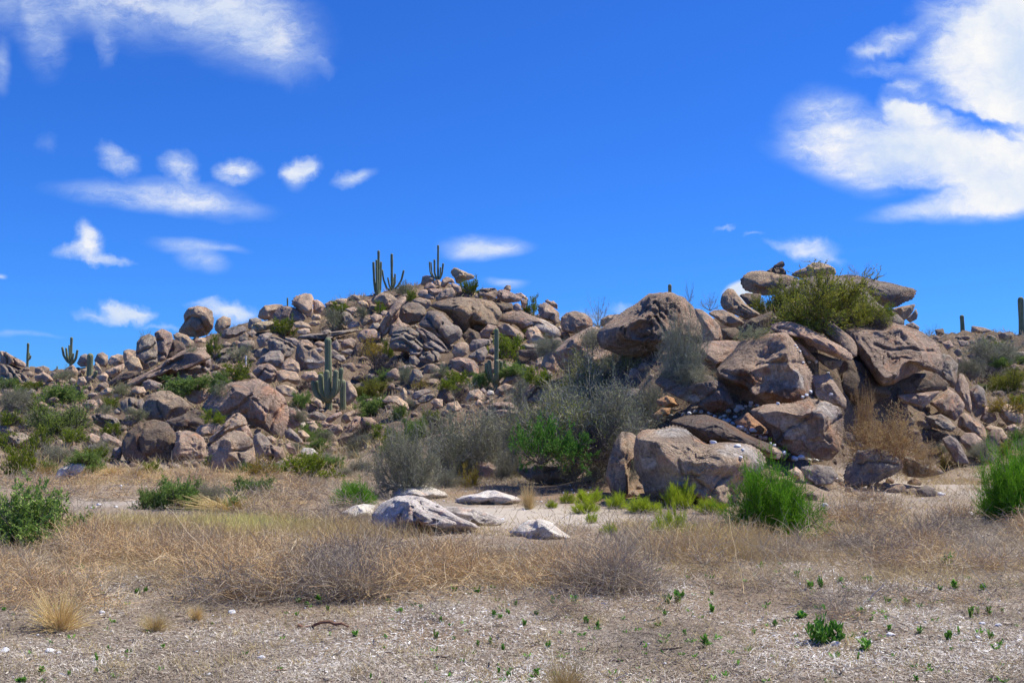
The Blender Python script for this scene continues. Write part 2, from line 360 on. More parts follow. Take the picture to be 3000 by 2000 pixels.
M['olive'] = plant_mat('olive_mesquite_leaf', [(0.17,0.22,0.03),(0.31,0.34,0.045),(0.50,0.44,0.06)], 0.3)
M['sage'] = plant_mat('grey_green_leaf', [(0.19,0.21,0.10),(0.31,0.33,0.17),(0.46,0.45,0.27)], 0.25)
M['deepgreen'] = plant_mat('deep_green_leaf', [(0.05,0.14,0.018),(0.09,0.22,0.03),(0.16,0.32,0.05)], 0.3)
M['gold'] = plant_mat('golden_leaf', [(0.26,0.20,0.02),(0.42,0.32,0.03),(0.55,0.40,0.07)], 0.3)
M['tan'] = plant_mat('dry_tan_leaf', [(0.32,0.22,0.08),(0.48,0.34,0.15),(0.55,0.44,0.22)], 0.2)
M['rust'] = plant_mat('rust_dry_stalk', [(0.24,0.13,0.07),(0.38,0.22,0.12),(0.42,0.30,0.18)], 0.15)
M['greytwig'] = plant_mat('grey_bare_twig', [(0.16,0.15,0.11),(0.30,0.285,0.205),(0.48,0.45,0.34)], 0.0)
M['darktwig'] = plant_mat('dark_bare_twig', [(0.045,0.038,0.034),(0.09,0.075,0.07),(0.15,0.13,0.12)], 0.0)
M['lime'] = plant_mat('lime_green_leaf', [(0.17,0.27,0.04),(0.30,0.42,0.07),(0.45,0.55,0.13)], 0.35)
M['straw'] = plant_mat('straw_blade', [(0.58,0.44,0.20),(0.78,0.62,0.30),(0.88,0.76,0.44)], 0.3)
M['bark'] = plant_mat('shrub_bark', [(0.10,0.08,0.06),(0.17,0.14,0.11),(0.22,0.19,0.15)], 0.0)
M['cut'] = plant_mat('sprout_green', [(0.07,0.20,0.02),(0.13,0.32,0.04),(0.25,0.46,0.08)], 0.3, 0.5)
M['litter'] = plant_mat('sunbleached_litter', [(0.06,0.048,0.04),(0.25,0.205,0.155),(0.50,0.43,0.335),(0.68,0.64,0.56),(0.90,0.89,0.85)], 0.0)
M['brush'] = plant_mat('dry_tumbled_brush', [(0.27,0.225,0.175),(0.40,0.33,0.25),(0.56,0.37,0.18),(0.62,0.46,0.24),(0.66,0.58,0.42)], 0.1)
M['grass'] = plant_mat('dry_grass', [(0.31,0.27,0.22),(0.46,0.40,0.30),(0.58,0.43,0.21),(0.68,0.57,0.25),(0.72,0.69,0.26)], 0.25)
def saguaro_mat():
    m, t, out = mat('saguaro_skin')
    v = t.node('ShaderNodeTexCoord').outputs['Object']
    rib = t.node('ShaderNodeAttribute', attribute_name='tint').outputs['Fac']
    n = t.noise(v, 3.0, 5, 0.6); n2 = t.noise(t.node('ShaderNodeMapping', {'Vector': v, 'Scale': (1, 1, 6)}).outputs[0], 5, 4, .7)
    c = t.mix(t.ramp(n, .4, .65), (0.13, 0.175, 0.08), (0.22, 0.245, 0.13))
    c = t.mix(t.ramp(rib, 0.45, 1.0, 0, 0.85), c, (0.48, 0.47, 0.34))
    c = t.mix(t.ramp(n2, 0.6, 0.75, 0, 0.4), c, (0.16, 0.13, 0.08))
    p = t.node('ShaderNodeBsdfPrincipled', {'Base Color': c, 'Roughness': 0.75, 'Specular IOR Level': 0.2}); t.l.new(p.outputs[0], out.inputs[0]); return m
M['saguaro'] = saguaro_mat()
def plain(name, col, rough=0.6, nz=0.2):
    m, t, out = mat(name); v = t.node('ShaderNodeTexCoord').outputs['Object']
    n = t.noise(v, 9, 6, 0.7); k = t.ramp(n, 0.3, 0.7, 1-nz, 1+nz)
    c = t.mix(1.0, (*col, 1), t.node('ShaderNodeCombineColor', {0: k, 1: k, 2: k}).outputs[0], 'MULTIPLY')
    b = t.node('ShaderNodeBump', {'Strength': 0.6, 'Distance': 0.02, 'Height': n})
    p = t.node('ShaderNodeBsdfPrincipled', {'Base Color': c, 'Roughness': rough, 'Normal': b.outputs[0]}); t.l.new(p.outputs[0], out.inputs[0]); return m
M['white_plastic'] = plain('white_plastic_pipe', (0.75, 0.76, 0.78), 0.4, 0.05)
M['quartz'] = plain('white_quartz', (0.80, 0.80, 0.80), 0.7, 0.18)
M['deadwood'] = plain('weathered_wood', (0.13, 0.095, 0.07), 0.9, 0.35)
M['paledwood'] = plain('bleached_wood', (0.50, 0.44, 0.38), 0.9, 0.25)
M['bark_red'] = plain('rotted_bark', (0.20, 0.10, 0.06), 0.95, 0.4)
M['tanwood'] = plain('tan_wood', (0.38, 0.25, 0.16), 0.9, 0.3)

# ------------------------------------------------------------------ rocks
CR = {'A': (0,850,2.6133), 'B': (700,700,3.92), 'C': (1200,700,3.92), 'D': (350,1050,2.94), 'E': (1100,950,2.851),
      'F': (1700,750,3.92), 'G': (2100,740,3.618), 'H': (1700,1100,2.851), 'I': (2400,850,2.6133),
      'J': (1000,1400,2.352), 'K': (2000,1400,2.352), 'L': (0,1400,2.352), 'S': (0,0,1.0)}
def pts(c, s):
    ox, oy, k = CR[c]
    return np.array([(ox+float(a)/k, oy+float(b)/k) for a, b in (q.split(',') for q in s.split())])
TONE = {'t': (0.64,0.475,0.325), 'g': (0.375,0.31,0.245), 'p': (0.51,0.375,0.27), 'd': (0.23,0.175,0.125), 'o': (0.48,0.28,0.15), 'w': (0.82,0.75,0.64), 'y': (0.62,0.49,0.29)}  # d: dark rocks, and shadowed ones whose shade is put into the colour
_ico = {}
def ico(n):
    if n not in _ico:
        bm = bmesh.new(); bmesh.ops.create_icosphere(bm, subdivisions=n, radius=1.0)
        V = np.array([v.co[:] for v in bm.verts]); Fc = np.array([[v.index for v in f.verts] for f in bm.faces]); bm.free()
        _ico[n] = (V, Fc)
    return _ico[n]
def radial(poly, n=360):
    """outline radius by angle about the polygon's centroid, slightly rounded"""
    x, y = poly[:, 0], poly[:, 1]; x2, y2 = np.roll(x, -1), np.roll(y, -1); cr = x*y2-x2*y; A = cr.sum()/2
    c = np.array([((x+x2)*cr).sum(), ((y+y2)*cr).sum()])/(6*A)
    r = np.zeros(n); th = np.arange(n)*2*np.pi/n
    for k, a in enumerate(th):
        d = np.array([math.cos(a), math.sin(a)]); best = 0
        for i in range(len(poly)):
            p = poly[i]-c; e = poly[(i+1) % len(poly)]-poly[i]; den = d[0]*e[1]-d[1]*e[0]
            if abs(den) < 1e-9: continue
            t = (p[0]*e[1]-p[1]*e[0])/den; u = (p[0]*d[1]-p[1]*d[0])/den
            if t > 0 and -1e-6 <= u <= 1+1e-6: best = max(best, t)
        r[k] = best
    m = r.max()*0.15; r = np.maximum(r, m)
    ker = np.array([1, 2, 3, 4, 5, 4, 3, 2, 1.]); ker /= ker.sum()
    r = np.convolve(np.concatenate([r[-4:], r, r[:4]]), ker, 'valid')
    return c, r
ROCKS = []
def R(c, tone, s, lab=None, crack=None, dy=0.0, T=None, lean=None, cut=1.0, Y=None, rough=1.0, lm=None, name='boulder', box=1.0, stain_or_sun=None):
    poly = pts(c, s); cracks = [pts(c, k) for k in crack] if crack else []
    seed = len(ROCKS)+1; rng = np.random.default_rng(seed*7+3)
    cen, rad = radial(poly)
    x0, y0 = poly.min(0); x1, y1 = poly.max(0); wpx, hpx = x1-x0, y1-y0
    bx = poly[poly[:, 1] > y1-0.3*hpx][:, 0].mean()
    Yb = ground_at(bx, y1-0.04*hpx); Yt = ground_at(cen[0], y0+0.1*hpx)
    if Y is not None: Yb = Y; Yt = Y+4
    if T is None: T = 0.46*min(wpx, hpx*1.25)*Yb/F
    Yc = min(Yb+0.55*T, max(Yb+0.1*T, 0.5*(Yb+Yt)))+dy
    if Yb < 31 and Y is None and y1 > HR+EYE*F/Yb-14: Yc = Yb+(0.5 if c == 'J' else 0.12)*T+dy*.5
    if lean is None: lean = min(0.5*hpx*Yb/F*0.45, max(0, Yt-Yc)*0.6)
    npx = max(wpx, hpx)/2.93
    sub = 3 if npx < 9 else 4 if npx < 26 else 5 if npx < 75 else 6
    S, Fc = ico(sub); a, b, cz = S[:, 0], S[:, 1], S[:, 2]
    rho = np.sqrt(a*a+cz*cz); th = np.arctan2(-cz, a) % (2*np.pi)
    rr = np.interp(th, np.arange(361)*np.pi/180, np.append(rad, rad[0]))
    rho2 = rho**(0.80*box)
    # flat break faces
    k = np.ones(len(S)); nf = 13
    Nn = rng.normal(size=(nf, 3)); Nn[:, 1] -= 0.35; Nn /= np.linalg.norm(Nn, axis=1, keepdims=True)
    dd = rng.uniform(0.60, 0.92, nf)
    for n_, d_ in zip(Nn, dd):
        q = S@n_; kk = np.where(q > d_, d_/np.maximum(q, 1e-6), 1.0); k = np.minimum(k, kk)
    w_ = np.clip(np.abs(b)*1.6, 0, 1)**0.7
    k = 1-(1-k)*w_*cut*1.12
    m_per_px = Yb/F
    size = 0.5*math.sqrt(wpx*hpx)*m_per_px
    pr = S*np.array([wpx*.5*m_per_px, T, hpx*.5*m_per_px])/size + seed*13.7
    dn = fbm(pr*1.1, 5, seed, 0.52)*0.075+fbm(pr*3.2, 4, seed+50, 0.6)*0.030
    rid = 1-np.abs(fbm(pr*1.6+4, 3, seed+90)); dn = dn-np.clip(rid-0.86, 0, 1)*0.30
    dn *= rough
    sil = 1.035+dn*(0.35+0.65*np.abs(b))
    px = cen[0]+np.cos(th)*rr*rho2*k*sil; py = cen[1]+np.sin(th)*rr*rho2*k*sil
    dep = b*T*k*(1+dn*1.3)
    if cracks:
        P2 = np.stack([px, py], 1)+np.stack([fbm(pr*2.2, 3, seed+5), fbm(pr*2.2, 3, seed+6)], 1)*4.0
        front = b < 0.15
        for cl in cracks:
            dmin = np.full(len(P2), 1e9)
            for i in range(len(cl)-1):
                e = cl[i+1]-cl[i]; t = np.clip(((P2-cl[i])@e)/(e@e), 0, 1); dmin = np.minimum(dmin, np.linalg.norm(P2-(cl[i]+t[:, None]*e), axis=1))
            wd = 3.6 if sub < 6 else 4.6
            dep += np.where(front, np.exp(-(dmin/wd)**2)*13*m_per_px, 0)
    Yv = Yc+lean*(cen[1]-py)/(0.5*hpx)+dep
    co = np.stack([(px-1500)*Yv/F, Yv, EYE-(py-HR)*Yv/F], 1)
    loc = P(cen[0], cen[1], Yc)
    me = mesh_from(name, co-loc, Fc, M['rock'])
    if stain_or_sun:
        nz = fbm(pr*2.6, 4, seed+7)*.9
        for ch, nm in (('r', 'rust'), ('w', 'pale')):
            v = np.zeros(len(px))
            for sx, sy, rx, ry, c_ in stain_or_sun:
                if c_ == ch: v = np.maximum(v, np.clip((1.15-np.sqrt(((px-sx)/rx)**2+((py-sy)/ry)**2)+nz*.45)*3.2, 0, 1)*(b < .4))
            at = me.attributes.new(nm, 'FLOAT', 'POINT'); at.data.foreach_set('value', v.astype(np.float32))
    o = add(name, me, loc=loc)
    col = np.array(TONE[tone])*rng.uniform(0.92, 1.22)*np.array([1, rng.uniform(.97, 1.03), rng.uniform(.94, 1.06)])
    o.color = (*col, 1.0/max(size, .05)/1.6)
    ROCKS.append(dict(o=o, lab=lab, c=cen, w=wpx, h=hpx, tone=tone, lm=lm or lab, Y=Yc, poly=poly))
    return o

# --- far left ridge
R('A','g',"0,560 70,575 130,610 200,660 245,715 150,715 80,702 0,715","fractured grey slab outcrop at the left edge below the thin saguaro",["0,640 60,660","40,575 100,640 130,700","100,600 150,640 180,700"])
R('A','p',"0,465 50,475 100,505 150,530 200,560 190,592 100,575 0,562","pinkish rocky crest rising into the left edge of the skyline",["30,480 60,520 60,560","100,510 120,570"])
R('A','p',"265,630 270,590 330,578 380,595 370,640 300,642")
R('A','t',"260,655 330,622 380,650 410,690 350,708 270,692")
R('A','p',"490,610 520,588 560,570 600,620 580,652 500,642")
R('A','g',"590,560 615,505 650,488 690,500 700,550 690,582 620,587","dark rounded boulder on the skyline behind the short-armed saguaro")
R('A','p',"720,540 745,490 785,474 825,500 830,550 810,592 760,577","egg-shaped pinkish boulder on the skyline right of the dark rounded one")
R('A','t',"825,545 850,505 900,489 950,500 950,560 900,582 840,577","smooth tan boulder on the skyline left of the cracked block")
R('A','p',"945,465 975,449 1040,462 1045,520 1030,560 960,572 945,520","knobbly boulder tucked against the left side of the tall cracked block")
R('A','t',"945,560 1010,505 1060,520 1095,600 1060,642 990,622",dy=-.5)
R('A','g',"1045,400 1080,355 1140,335 1190,358 1200,430 1205,560 1140,600 1085,612 1045,560 1040,470","tall cracked grey block forming the left shoulder of the hill",["1050,480 1130,450 1190,410","1120,545 1200,515"],lm="the tall cracked block")
R('A','p',"1180,330 1240,298 1310,330 1325,380 1300,450 1265,530 1210,550 1195,470 1200,400","upright split block fitted against the tall cracked block",["1190,390 1240,380","1200,480 1260,500"])
R('A','d',"1320,370 1400,400 1430,460 1330,530 1265,540 1300,440","shadowed wedge of rock between the split block and the round balanced boulder",dy=.8)
R('A','p',"1320,342 1360,319 1430,345 1495,400 1470,432 1400,452 1350,400","pointed boulder lying under the left side of the round balanced boulder")
R('A','p',"1365,310 1410,240 1405,190 1440,140 1500,121 1570,130 1620,160 1637,220 1630,290 1590,340 1520,363 1440,350 1380,330","big round balanced boulder on the left shoulder of the hill",["1410,235 1470,205 1530,210 1570,280 1590,335"],lm="the round balanced boulder")
R('A','p',"1640,280 1660,225 1710,199 1765,215 1765,270 1740,310 1690,337 1650,310","rounded boulder standing just right of the big round balanced boulder")
R('A','g',"1690,345 1720,300 1790,278 1880,280 1890,310 1830,350 1750,372 1700,366")
R('A','t',"1485,380 1540,361 1580,370 1570,402 1500,402")
R('A','t',"1500,470 1530,440 1585,434 1600,460 1580,502 1520,512 1500,495")
R('A','p',"930,722 1000,690 1200,590 1380,470 1480,430 1550,450 1620,520 1440,602 1300,622 1180,692 1050,732 960,747","long pale sloping slab running down below the tall cracked block",["1000,700 1200,610 1400,520"],T=2.0,lm="the long sloping slab",rough=.7)
R('A','g',"1150,692 1250,630 1350,600 1430,600 1440,640 1330,662 1230,702 1180,707",T=1.2,dy=-.6)
R('A','g',"1430,602 1470,550 1540,510 1610,510 1615,570 1600,622 1500,642 1440,642",None,["1460,570 1540,560 1600,590","1540,520 1550,620"])
R('A','g',"1620,500 1720,440 1800,440 1880,480 1800,522 1700,562 1650,562",None,["1650,530 1760,460"])
R('A','t',"800,622 870,590 950,560 955,600 900,652 850,672")
R('A','d',"830,702 900,650 980,620 1060,620 1050,652 960,692 880,722 830,732")
R('A','p',"1100,722 1130,680 1190,700 1230,740 1180,782 1110,762")
R('A','t',"720,590 730,545 760,570 790,640 760,652")
R('A','t',"600,670 640,660 665,700 640,742 590,722")
R('A','t',"735,660 800,625 830,650 820,702 770,702")
R('A','o',"1225,612 1240,585 1290,588 1292,615 1250,630","small brown boulder resting on the long sloping slab",dy=-.8)
R('A','p',"940,772 970,748 1040,800 1030,817 960,812")
R('A','t',"1000,762 1040,735 1100,740 1120,782 1060,802 1010,787")
R('A','g',"925,852 990,818 1050,830 1060,892 1040,942 960,952 925,900",None,["980,820 990,880 1040,900"])
R('A','g',"1045,842 1090,830 1110,870 1080,922 1045,902")
R('A','p',"1090,942 1100,880 1150,800 1230,770 1300,770 1400,830 1465,890 1420,942 1350,982 1290,1012 1200,987 1120,992","broad wedge-shaped boulder on the left of the front boulder pile",["1205,850 1235,930 1262,1005"],lm="the broad wedge-shaped boulder",cut=1.2)
R('A','p',"1418,770 1430,725 1470,718 1520,722 1580,714 1612,750 1605,812 1560,852 1500,872 1450,852 1420,812","notched rounded boulder perched in the gap between the two largest blocks of the front pile",lm="the notched rounded boulder")
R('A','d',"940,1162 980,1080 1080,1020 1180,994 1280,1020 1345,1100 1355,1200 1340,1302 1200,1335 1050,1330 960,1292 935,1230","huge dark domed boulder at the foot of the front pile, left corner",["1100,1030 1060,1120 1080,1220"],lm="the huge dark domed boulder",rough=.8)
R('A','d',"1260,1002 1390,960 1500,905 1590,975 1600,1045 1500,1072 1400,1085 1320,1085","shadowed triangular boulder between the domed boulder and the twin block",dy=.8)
# --- front boulder pile
R('D','p',"710,422 760,360 800,298 870,240 960,210 1080,200 1190,184 1250,213 1330,270 1400,330 1437,400 1457,470 1440,562 1400,662 1380,695 1300,652 1240,602 1100,562 900,562 800,522 740,472","massive split boulder crowning the front pile with a diagonal crack",["1245,218 1150,310 1060,400 950,470","1420,390 1340,470 1290,600","1150,350 1260,450","770,500 900,470 1000,490"],lm="the massive split boulder",cut=1.15)
R('D','t',"655,622 690,578 760,558 850,552 880,590 850,632 790,662 700,672 660,647","flat smooth boulder lying across the gap above the pocked boulder",dy=-.6)
R('D','t',"440,842 480,720 500,650 580,613 650,638 720,688 742,740 735,832 700,882 620,892 520,882 450,872","pale pocked boulder at the foot of the front pile",["540,850 620,865 700,850"],rough=1.9,lm="the pocked boulder",dy=-.3)
R('D','p',"470,642 520,618 562,640 520,702 470,692")
R('D','p',"765,762 840,708 930,640 1000,622 1080,638 1140,698 1165,780 1172,862 1130,952 1050,994 900,994 800,962 760,882","big angular front boulder at the foot of the pile with a low vertical crack",["1020,830 1060,900 1085,970","960,800 1060,790 1160,768"],cut=1.3,lm="the big angular front boulder",dy=-.5)
R('D','p',"770,692 850,620 920,540 980,478 1030,467 1090,518 1112,572 1060,582 960,622 880,682 790,732","leaning pointed slab resting on top of the big angular front boulder",["1000,480 940,580 820,690"],dy=-.2)
R('D','p',"975,602 1020,570 1080,558 1120,600 1152,672 1130,712 1060,642 1000,622",dy=-.3)
R('D','g',"1150,702 1160,660 1210,633 1260,670 1312,740 1300,782 1230,852 1180,862 1165,772")
R('D','t',"1260,672 1310,663 1357,700 1350,737 1310,742",dy=-.2)
R('D','t',"1110,582 1150,558 1192,580 1180,602 1120,602",dy=-.4)
R('D','p',"1151,642 1180,605 1222,610 1215,637 1180,652",dy=-.4)
R('D','p',"1240,832 1290,738 1340,750 1400,768 1432,830 1380,902 1330,907 1260,862","crumbling layered rock at the right foot of the front pile",["1260,780 1330,800","1250,830 1340,850","1310,750 1330,890"],rough=2.2)
R('D','g',"1338,902 1400,868 1442,890 1400,932 1360,932")
R('D','t',"1428,742 1470,723 1512,750 1542,802 1500,832 1440,802")
R('D','w',"1560,802 1590,766 1660,773 1712,810 1690,847 1620,842 1570,827","small whitish boulder in the grass right of the crumbling layered rock")
R('D','p',"1440,562 1450,420 1500,428 1552,500 1562,582 1500,602 1450,602")
R('D','p',"1510,462 1540,428 1600,490 1632,530 1600,547 1550,532")
R('D','g',"1418,632 1470,598 1540,658 1592,720 1590,747 1500,712 1430,682")
R('D','t',"1530,622 1580,613 1642,670 1620,702 1570,702")
R('D','w',"1550,562 1590,543 1612,580 1580,612 1550,602")
R('D','p',"1630,582 1680,548 1712,590 1700,642 1640,672")
R('D','t',"1610,547 1680,538 1692,560 1630,602")
R('D','p',"1780,522 1830,480 1900,456 1920,475 1880,512 1820,552 1780,557","long flat rock on top of the jumble below the tall saguaro")
R('D','p',"1733,562 1760,533 1800,558 1852,560 1830,592 1760,597")
R('D','p',"1908,512 1940,470 2020,443 2032,470 1990,492 2002,540 1950,562 1910,542")
R('D','p',"1788,602 1850,568 1900,568 1927,620 1880,672 1820,652")
R('D','p',"1925,652 1990,558 2030,498 2082,500 2062,572 2000,642 1940,672","upright tilted slab in the middle of the jumble below the tall saguaro",["1950,640 2030,540"])
R('D','p',"2062,542 2090,503 2170,508 2235,560 2170,602 2090,602")
R('D','g',"1980,722 2020,678 2120,648 2180,618 2212,690 2130,742 2000,752",None,["2000,710 2150,660","2040,730 2190,690"])
R('D','d',"1880,700 1930,640 2010,640 2080,600 2130,640 2020,690 1980,740 1900,760",dy=.6)
R('D','p',"1670,742 1740,708 1820,748 1882,802 1700,812")
R('D','t',"1560,162 1600,112 1680,108 1742,170 1690,202 1620,192")
R('D','t',"1345,262 1350,240 1420,223 1500,248 1532,290 1500,332 1400,322","pale smooth boulder behind the top right of the massive split boulder")
R('D','p',"1145,112 1200,50 1280,40 1340,78 1372,140 1340,202 1260,217 1188,172","blocky tan boulder above the massive split boulder with a dark hollow",["1200,160 1240,100 1340,110"])
R('D','t',"1350,112 1420,98 1520,118 1562,180 1530,232 1440,192 1380,217 1358,180")
R('D','t',"1945,412 1950,200 1980,193 2030,258 2052,320 2000,382","upright tan boulder just right of the short saguaro stub")
R('D','p',"1628,362 1680,328 1740,368 1752,442 1690,402")
R('D','t',"2258,362 2320,318 2380,345 2380,382 2280,384")
R('D','g',"200,202 260,178 370,218 340,272 260,272 210,242")
R('D','g',"1618,482 1680,453 1740,468 1782,500 1760,532 1680,532 1628,512")
# --- lower left slope
R('A','p',"770,1122 800,1088 870,1120 942,1165 930,1202 850,1182 780,1152","slanting sharp-edged boulder left of the huge dark domed boulder")
R('A','d',"853,1112 900,1050 960,1028 972,1060 910,1112 870,1122")
R('A','g',"928,1012 980,948 1030,968 1062,1010 1000,1042 940,1032",None,["950,1000 1040,985"])
R('A','w',"400,1462 425,1420 450,1370 530,1328 620,1322 662,1345 640,1382 560,1422 490,1462","whitish angular boulder lying alone in the grass at lower left",lm="the whitish boulder at lower left",cut=1.2)
R('A','w',"650,1222 680,1183 730,1178 760,1210 740,1232 680,1237")
R('A','w',"488,1132 540,1093 602,1095 600,1132 550,1142")
R('A','p',"638,1132 700,1093 767,1120 760,1172 680,1182")
R('A','t',"628,872 660,838 720,838 762,880 740,917 670,917")
R('A','p',"720,852 760,828 792,860 770,892 735,882")
R('A','g',"28,902 80,868 150,848 202,870 150,912 80,927")
R('A','g',"48,952 100,928 167,975 150,1002 90,1012 60,987")
R('A','g',"0,958 30,958 47,1000 0,1012")
R('A','g',"128,1032 180,1008 232,1030 200,1062 150,1062")
R('A','g',"208,782 240,753 277,770 270,797 220,797")
R('A','g',"253,832 300,806 342,830 330,852 270,852")
R('A','g',"868,922 900,896 932,920 920,952 880,947")
R('A','t',"758,792 820,740 892,770 850,802 790,812")
R('A','g',"848,1282 870,1208 930,1198 942,1240 920,1302 860,1312")
R('A','p',"238,882 320,848 372,880 330,912 250,907")
R('A','t',"863,802 900,783 947,800 935,827 880,827")
R('A','g',"0,1180 60,1100 160,1090 240,1130 200,1200 60,1215",T=1.4)
R('A','g',"-90,1060 0,1010 60,1030 110,1080 40,1110 -60,1110")
R('A','g',"700,960 780,930 900,980 920,1030 800,1060 720,1020","flat grey ledge beside the green-topped thorny tree",["740,970 860,1010"])
# --- main hill, left part
R('B','p',"215,892 240,820 300,765 420,750 500,755 520,800 440,832 400,882 380,917 290,927 230,907","wide grey-brown boulder on the ridge left of the short black stump")
R('B','p',"390,932 400,850 460,780 540,768 640,793 720,848 762,910 740,952 640,952 480,947","pinkish wedge boulder with a shadowed left face on the ridge")
R('B','t',"605,702 640,655 760,626 830,640 857,690 850,770 857,850 830,907 790,907 750,862 640,782 608,752","tall tan block standing on the ridge right of the black stump",lm="the tall tan block on the ridge",cut=1.2)
R('B','p',"853,702 900,698 950,728 992,775 960,832 900,862 855,850")
R('B','p',"988,742 1050,708 1122,720 1080,772 1000,782")
R('B','t',"1100,702 1180,683 1242,690 1230,752 1190,762 1130,727")
R('B','g',"103,972 120,920 200,903 262,930 250,967 200,992 130,1042 105,1022")
R('B','y',"135,992 250,948 360,943 465,945 400,1012 300,1052 200,1072 145,1045","yellowish flat slab jutting out left of a green bush on the ridge",["180,1000 240,1030"])
R('B','p',"-5,1012 50,998 67,1050 50,1092 -5,1102")
R('B','g',"-5,1182 10,1120 80,1073 112,1100 100,1162 40,1192")
R('B','g',"88,1072 160,1038 202,1080 160,1132 100,1122")
R('B','t',"618,962 700,938 800,978 832,1020 760,1042 640,1012")
R('B','t',"668,1052 740,1023 812,1030 827,1080 760,1102 680,1092")
R('B','t',"828,902 860,863 932,870 942,920 880,942 840,932")
R('B','t',"798,972 850,936 920,938 937,970 880,1002 820,1002")
R('B','g',"1173,852 1220,828 1280,858 1312,920 1290,972 1220,1002 1178,940")
R('B','t',"1218,802 1330,778 1362,800 1320,892 1270,852")
R('B','t',"1238,1002 1310,938 1380,958 1402,1000 1320,1022 1270,1037")
R('B','p',"1378,932 1420,878 1500,878 1547,940 1500,977 1420,992")
R('B','t',"1498,892 1560,858 1640,878 1647,920 1600,977 1550,952")
R('B','t',"1358,722 1420,698 1480,738 1492,790 1420,792")
R('B','p',"1468,702 1520,688 1542,750 1500,782")
R('B','t',"1620,850 1660,818 1705,830 1700,870 1650,890")
R('B','p',"1513,702 1560,648 1650,613 1750,638 1832,700 1800,742 1740,792 1690,792 1650,742 1540,752","domed pinkish boulder at the foot of the multi-stemmed saguaro on the ridge",lm="the domed boulder under the multi-stemmed saguaro")
R('B','g',"1818,952 1830,850 1870,778 1950,728 2060,738 2130,788 2152,860 2100,932 2020,987 1930,992 1850,972","large rounded grey boulder hanging above the leaning slab high on the hill",lm="the large rounded grey boulder",cut=1.2,dy=-.8)
R('B','p',"1625,985 1700,850 1800,720 1900,658 1927,700 1850,802 1830,902 1760,1002 1700,1092 1655,1125","long steep leaning slab left of the large rounded grey boulder",["1660,1080 1760,900 1860,760"],T=1.6)
R('B','p',"1740,985 1830,890 1870,960 1980,1000 1900,1030 1800,1100 1720,1140",dy=.4)
R('B','g',"1478,1032 1540,968 1600,963 1642,1020 1640,1092 1570,1062")
R('B','p',"1358,1132 1380,1078 1450,1038 1560,1038 1622,1100 1620,1152 1480,1162 1400,1192")
R('B','g',"630,1122 820,1088 1000,1078 1120,1058 1300,1038 1462,1018 1330,1072 1100,1122 1060,1162 900,1182 760,1152","long low grey ledge running across the middle of the hill",["820,1100 980,1120 1100,1090"],T=2.0,lm="the long low ledge")
R('B','g',"200,1162 230,1100 320,1078 390,1085 350,1142 330,1222 240,1252")
R('B','g',"328,1182 380,1118 480,1148 600,1198 642,1260 600,1342 520,1382 420,1372 350,1302","large smooth grey boulder below the green bush on the ridge",["350,1130 500,1180 640,1250"],lm="the large smooth grey boulder")
R('B','g',"518,1132 640,1138 702,1180 670,1242 600,1202 540,1172")
R('B','p',"648,1342 680,1200 720,1163 790,1158 850,1208 862,1250 920,1328 997,1380 1000,1442 900,1492 780,1522 700,1512 655,1442","big triangular boulder with a peeled tan face left of the tall saguaro",["760,1240 800,1262 860,1250"],cut=1.3,lm="the big triangular boulder",stain_or_sun=[(925,1065,28,16,'w')])
R('B','g',"168,1332 210,1268 300,1248 372,1280 340,1332 240,1372 180,1372")
R('B','g',"178,1452 250,1350 360,1288 470,1283 512,1340 510,1432 480,1492 400,1472 300,1442","dark sloping boulder above the white marker post")
R('B','p',"498,1442 540,1378 600,1363 690,1428 702,1500 670,1552 560,1552 500,1502","rounded tan boulder wedged left of the big triangular boulder")
R('B','p',"858,1192 920,1168 1000,1198 980,1252 900,1242")
R('B','g',"1058,1202 1120,1148 1162,1220 1140,1292 1080,1262")
R('B','p',"1168,1212 1200,1160 1290,1133 1347,1170 1320,1242 1280,1272 1190,1262")
R('B','g',"1168,1292 1260,1258 1322,1280 1280,1342 1190,1322")
R('B','g',"1078,1362 1130,1323 1200,1338 1232,1390 1160,1412")
R('B','g',"858,1262 940,1238 982,1280 930,1312 880,1292")
R('B','g',"978,1292 1080,1268 1162,1320 1080,1372 1000,1342")
R('B','d',"1290,1340 1350,1180 1400,1200 1420,1330 1360,1400",dy=1.0)
# --- layered outcrop and slabs
R('E','g',"120,152 150,60 230,18 310,38 362,80 340,122 422,200 390,252 360,264 260,232 150,222 122,190","layered grey outcrop split into curved sheets in the middle of the hill",["130,112 230,92 330,140 410,215","150,72 250,60 355,115","125,160 220,140 300,190 370,262"],lm="the layered outcrop",cut=.8)
R('E','g',"328,42 370,23 480,78 562,150 622,230 560,232 500,212 430,182 400,122","diagonal slab sloping down right of the layered outcrop",["370,50 480,130 600,220"])
R('C','g',"105,985 160,900 210,828 290,826 380,858 440,928 500,985 560,1000 607,1070 590,1132 520,1182 440,1232 380,1162 250,1072 120,1002","smooth tilted slab with fine diagonal cracks under the big dome",["210,920 330,1050 440,1222","380,960 320,1040"],cut=.7,lm="the tilted cracked slab",rough=.6)
R('C','p',"225,782 300,720 450,690 600,668 800,690 950,718 1022,790 1057,860 1010,942 1000,1012 900,1002 760,972 700,1002 655,1075 560,1002 480,922 400,832 300,812","broad smooth rock dome below the summit of the hill",["500,700 540,790 470,880","690,740 720,850 690,960","840,740 960,850 1010,940"],cut=.6,rough=.55,lm="the broad rock dome",T=3.4)
R('C','t',"1010,962 1060,880 1130,838 1280,828 1420,888 1560,938 1680,1008 1737,1070 1730,1122 1600,1152 1480,1002 1380,1012 1290,1042 1200,972 1080,952","pale smooth dome sloping right below the round balanced stone",["1390,1010 1500,960"],cut=.6,rough=.6,lm="the pale sloping dome",stain_or_sun=[(1590,965,50,26,'w')])
